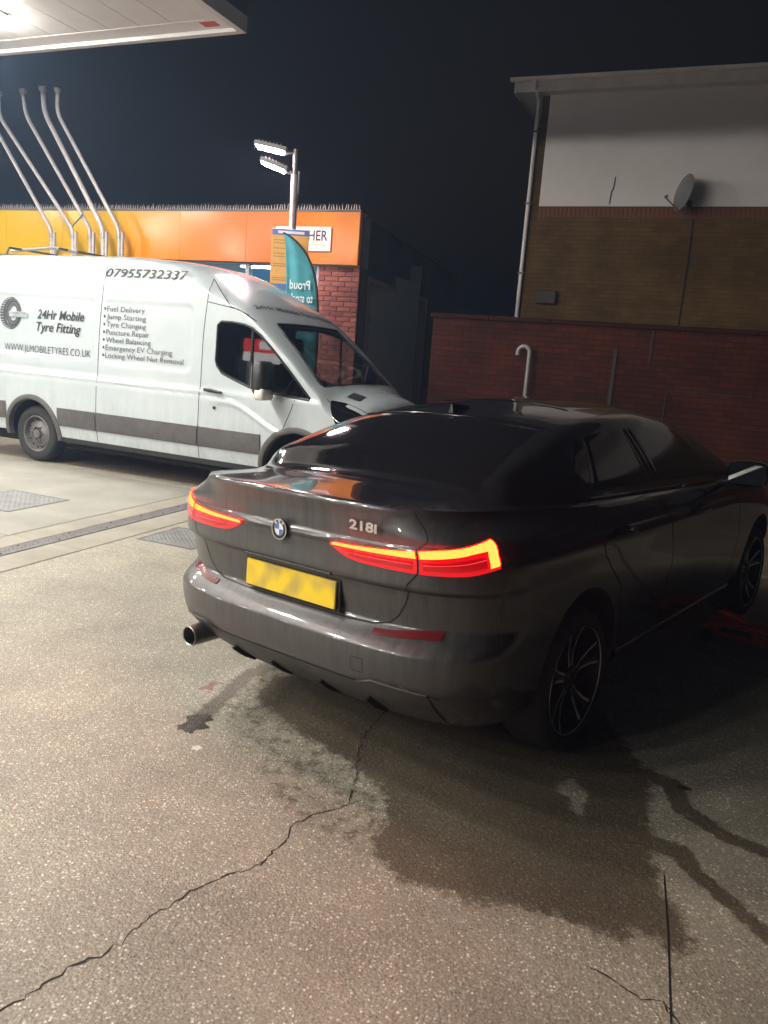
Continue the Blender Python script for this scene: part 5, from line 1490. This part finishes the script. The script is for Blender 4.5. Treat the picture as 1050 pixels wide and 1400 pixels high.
for x, s, z in ((0, -1, .258), (0, 1, .318), (2.67, 1, .318), (2.67, -1, .268)):
    car_wheel(x, s, z)
ub = MB(); ub.bbox((-.40, -.60, .150), (3.2, .60, .195), .02); ub.build('underbody', M['arch_liner'], car)

# ================================================================== TROLLEY JACK
jk = thing('trolley_jack', 'red trolley jack with black wheels lifting the far end of the car', 'jack', (2.36, 4.74, 0), R(-38))
jk.scale = (.85, .85, .9)
for s in (-1, 1):
    poly = [(-.32, .05), (-.30, .13), (-.10, .17), (.20, .15), (.33, .10), (.33, .05), (.05, .07)]
    MB().prism(poly, s*.095-.006, s*.095+.006, (0, 2, 1)).build('side_plate', M['jack_red'], jk, fix=True)
    for x, r in ((-.27, .048), (.28, .055)):
        MB().lathe([(0, -.018), (r-.006, -.018), (r, -.012), (r, .012), (r-.006, .018), (0, .018)], 24, Matrix.Translation((x, s*.125, r)) @ Matrix.Rotation(R(90), 4, 'X')).build('wheel', M['jack_black'], jk, 40)
for s in (-1, 1):
    MB().prism([(-.20, .085), (-.17, .125), (.02, .135), (.05, .095)], s*.1015-.001, s*.1015+.001, (0, 2, 1)).build('plate_recess', M['jack_black'], jk, fix=True)
    for x, z in ((-.27, .10), (.12, .12), (.27, .085)):
        MB().lathe([(.013, 0), (.012, .008), (0, .009)], 8, Matrix.Translation((x, s*.1012, z)) @ Matrix.Rotation(R(90 if s < 0 else -90), 4, 'X')).build('bolt', M['dull_steel'], jk)
MB().box((-.31, -.088, .06), (-.24, .088, .09)).build('cross_bar', M['jack_red'], jk)
MB().box((.22, -.088, .06), (.32, .088, .12)).build('cross_bar', M['jack_red'], jk)
MB().tube([(.15, 0, .12), (-.05, 0, .17), (-.24, 0, .215)], [.035, .032, .028], 8).build('lift_arm', M['jack_red'], jk, 50)
MB().lathe([(0, .0), (.045, .0), (.055, .018), (.045, .022), (0, .020)], 20, Matrix.Translation((-.25, 0, .222))).build('saddle', M['jack_black'], jk, 40)
MB().tube([(.22, 0, .10), (.10, 0, .105)], .032, 10).build('ram', M['jack_black'], jk, 40)
MB().tube([(.27, 0, .11), (.48, 0, .30), (.95, 0, .78)], .016, 8).build('handle', M['jack_black'], jk, 50)

# ================================================================== HAZE (thin blue air added to glow round the lamps)
hm = bpy.data.materials.new('added_glow_haze'); hm.use_nodes = True
hn = hm.node_tree; hn.nodes.remove(hn.nodes['Principled BSDF'])
pv_ = hn.nodes.new('ShaderNodeVolumePrincipled'); pv_.inputs['Color'].default_value = (.42, .64, 1.0, 1)
pv_.inputs['Density'].default_value = HAZE; pv_.inputs['Anisotropy'].default_value = .35
hn.links.new(pv_.outputs[0], hn.nodes['Material Output'].inputs['Volume'])
hz = MB().box((-91, -61, -1.1), (91, 121, 7.5)).build('added_glow_haze', hm)
tag(hz, kind='stuff')
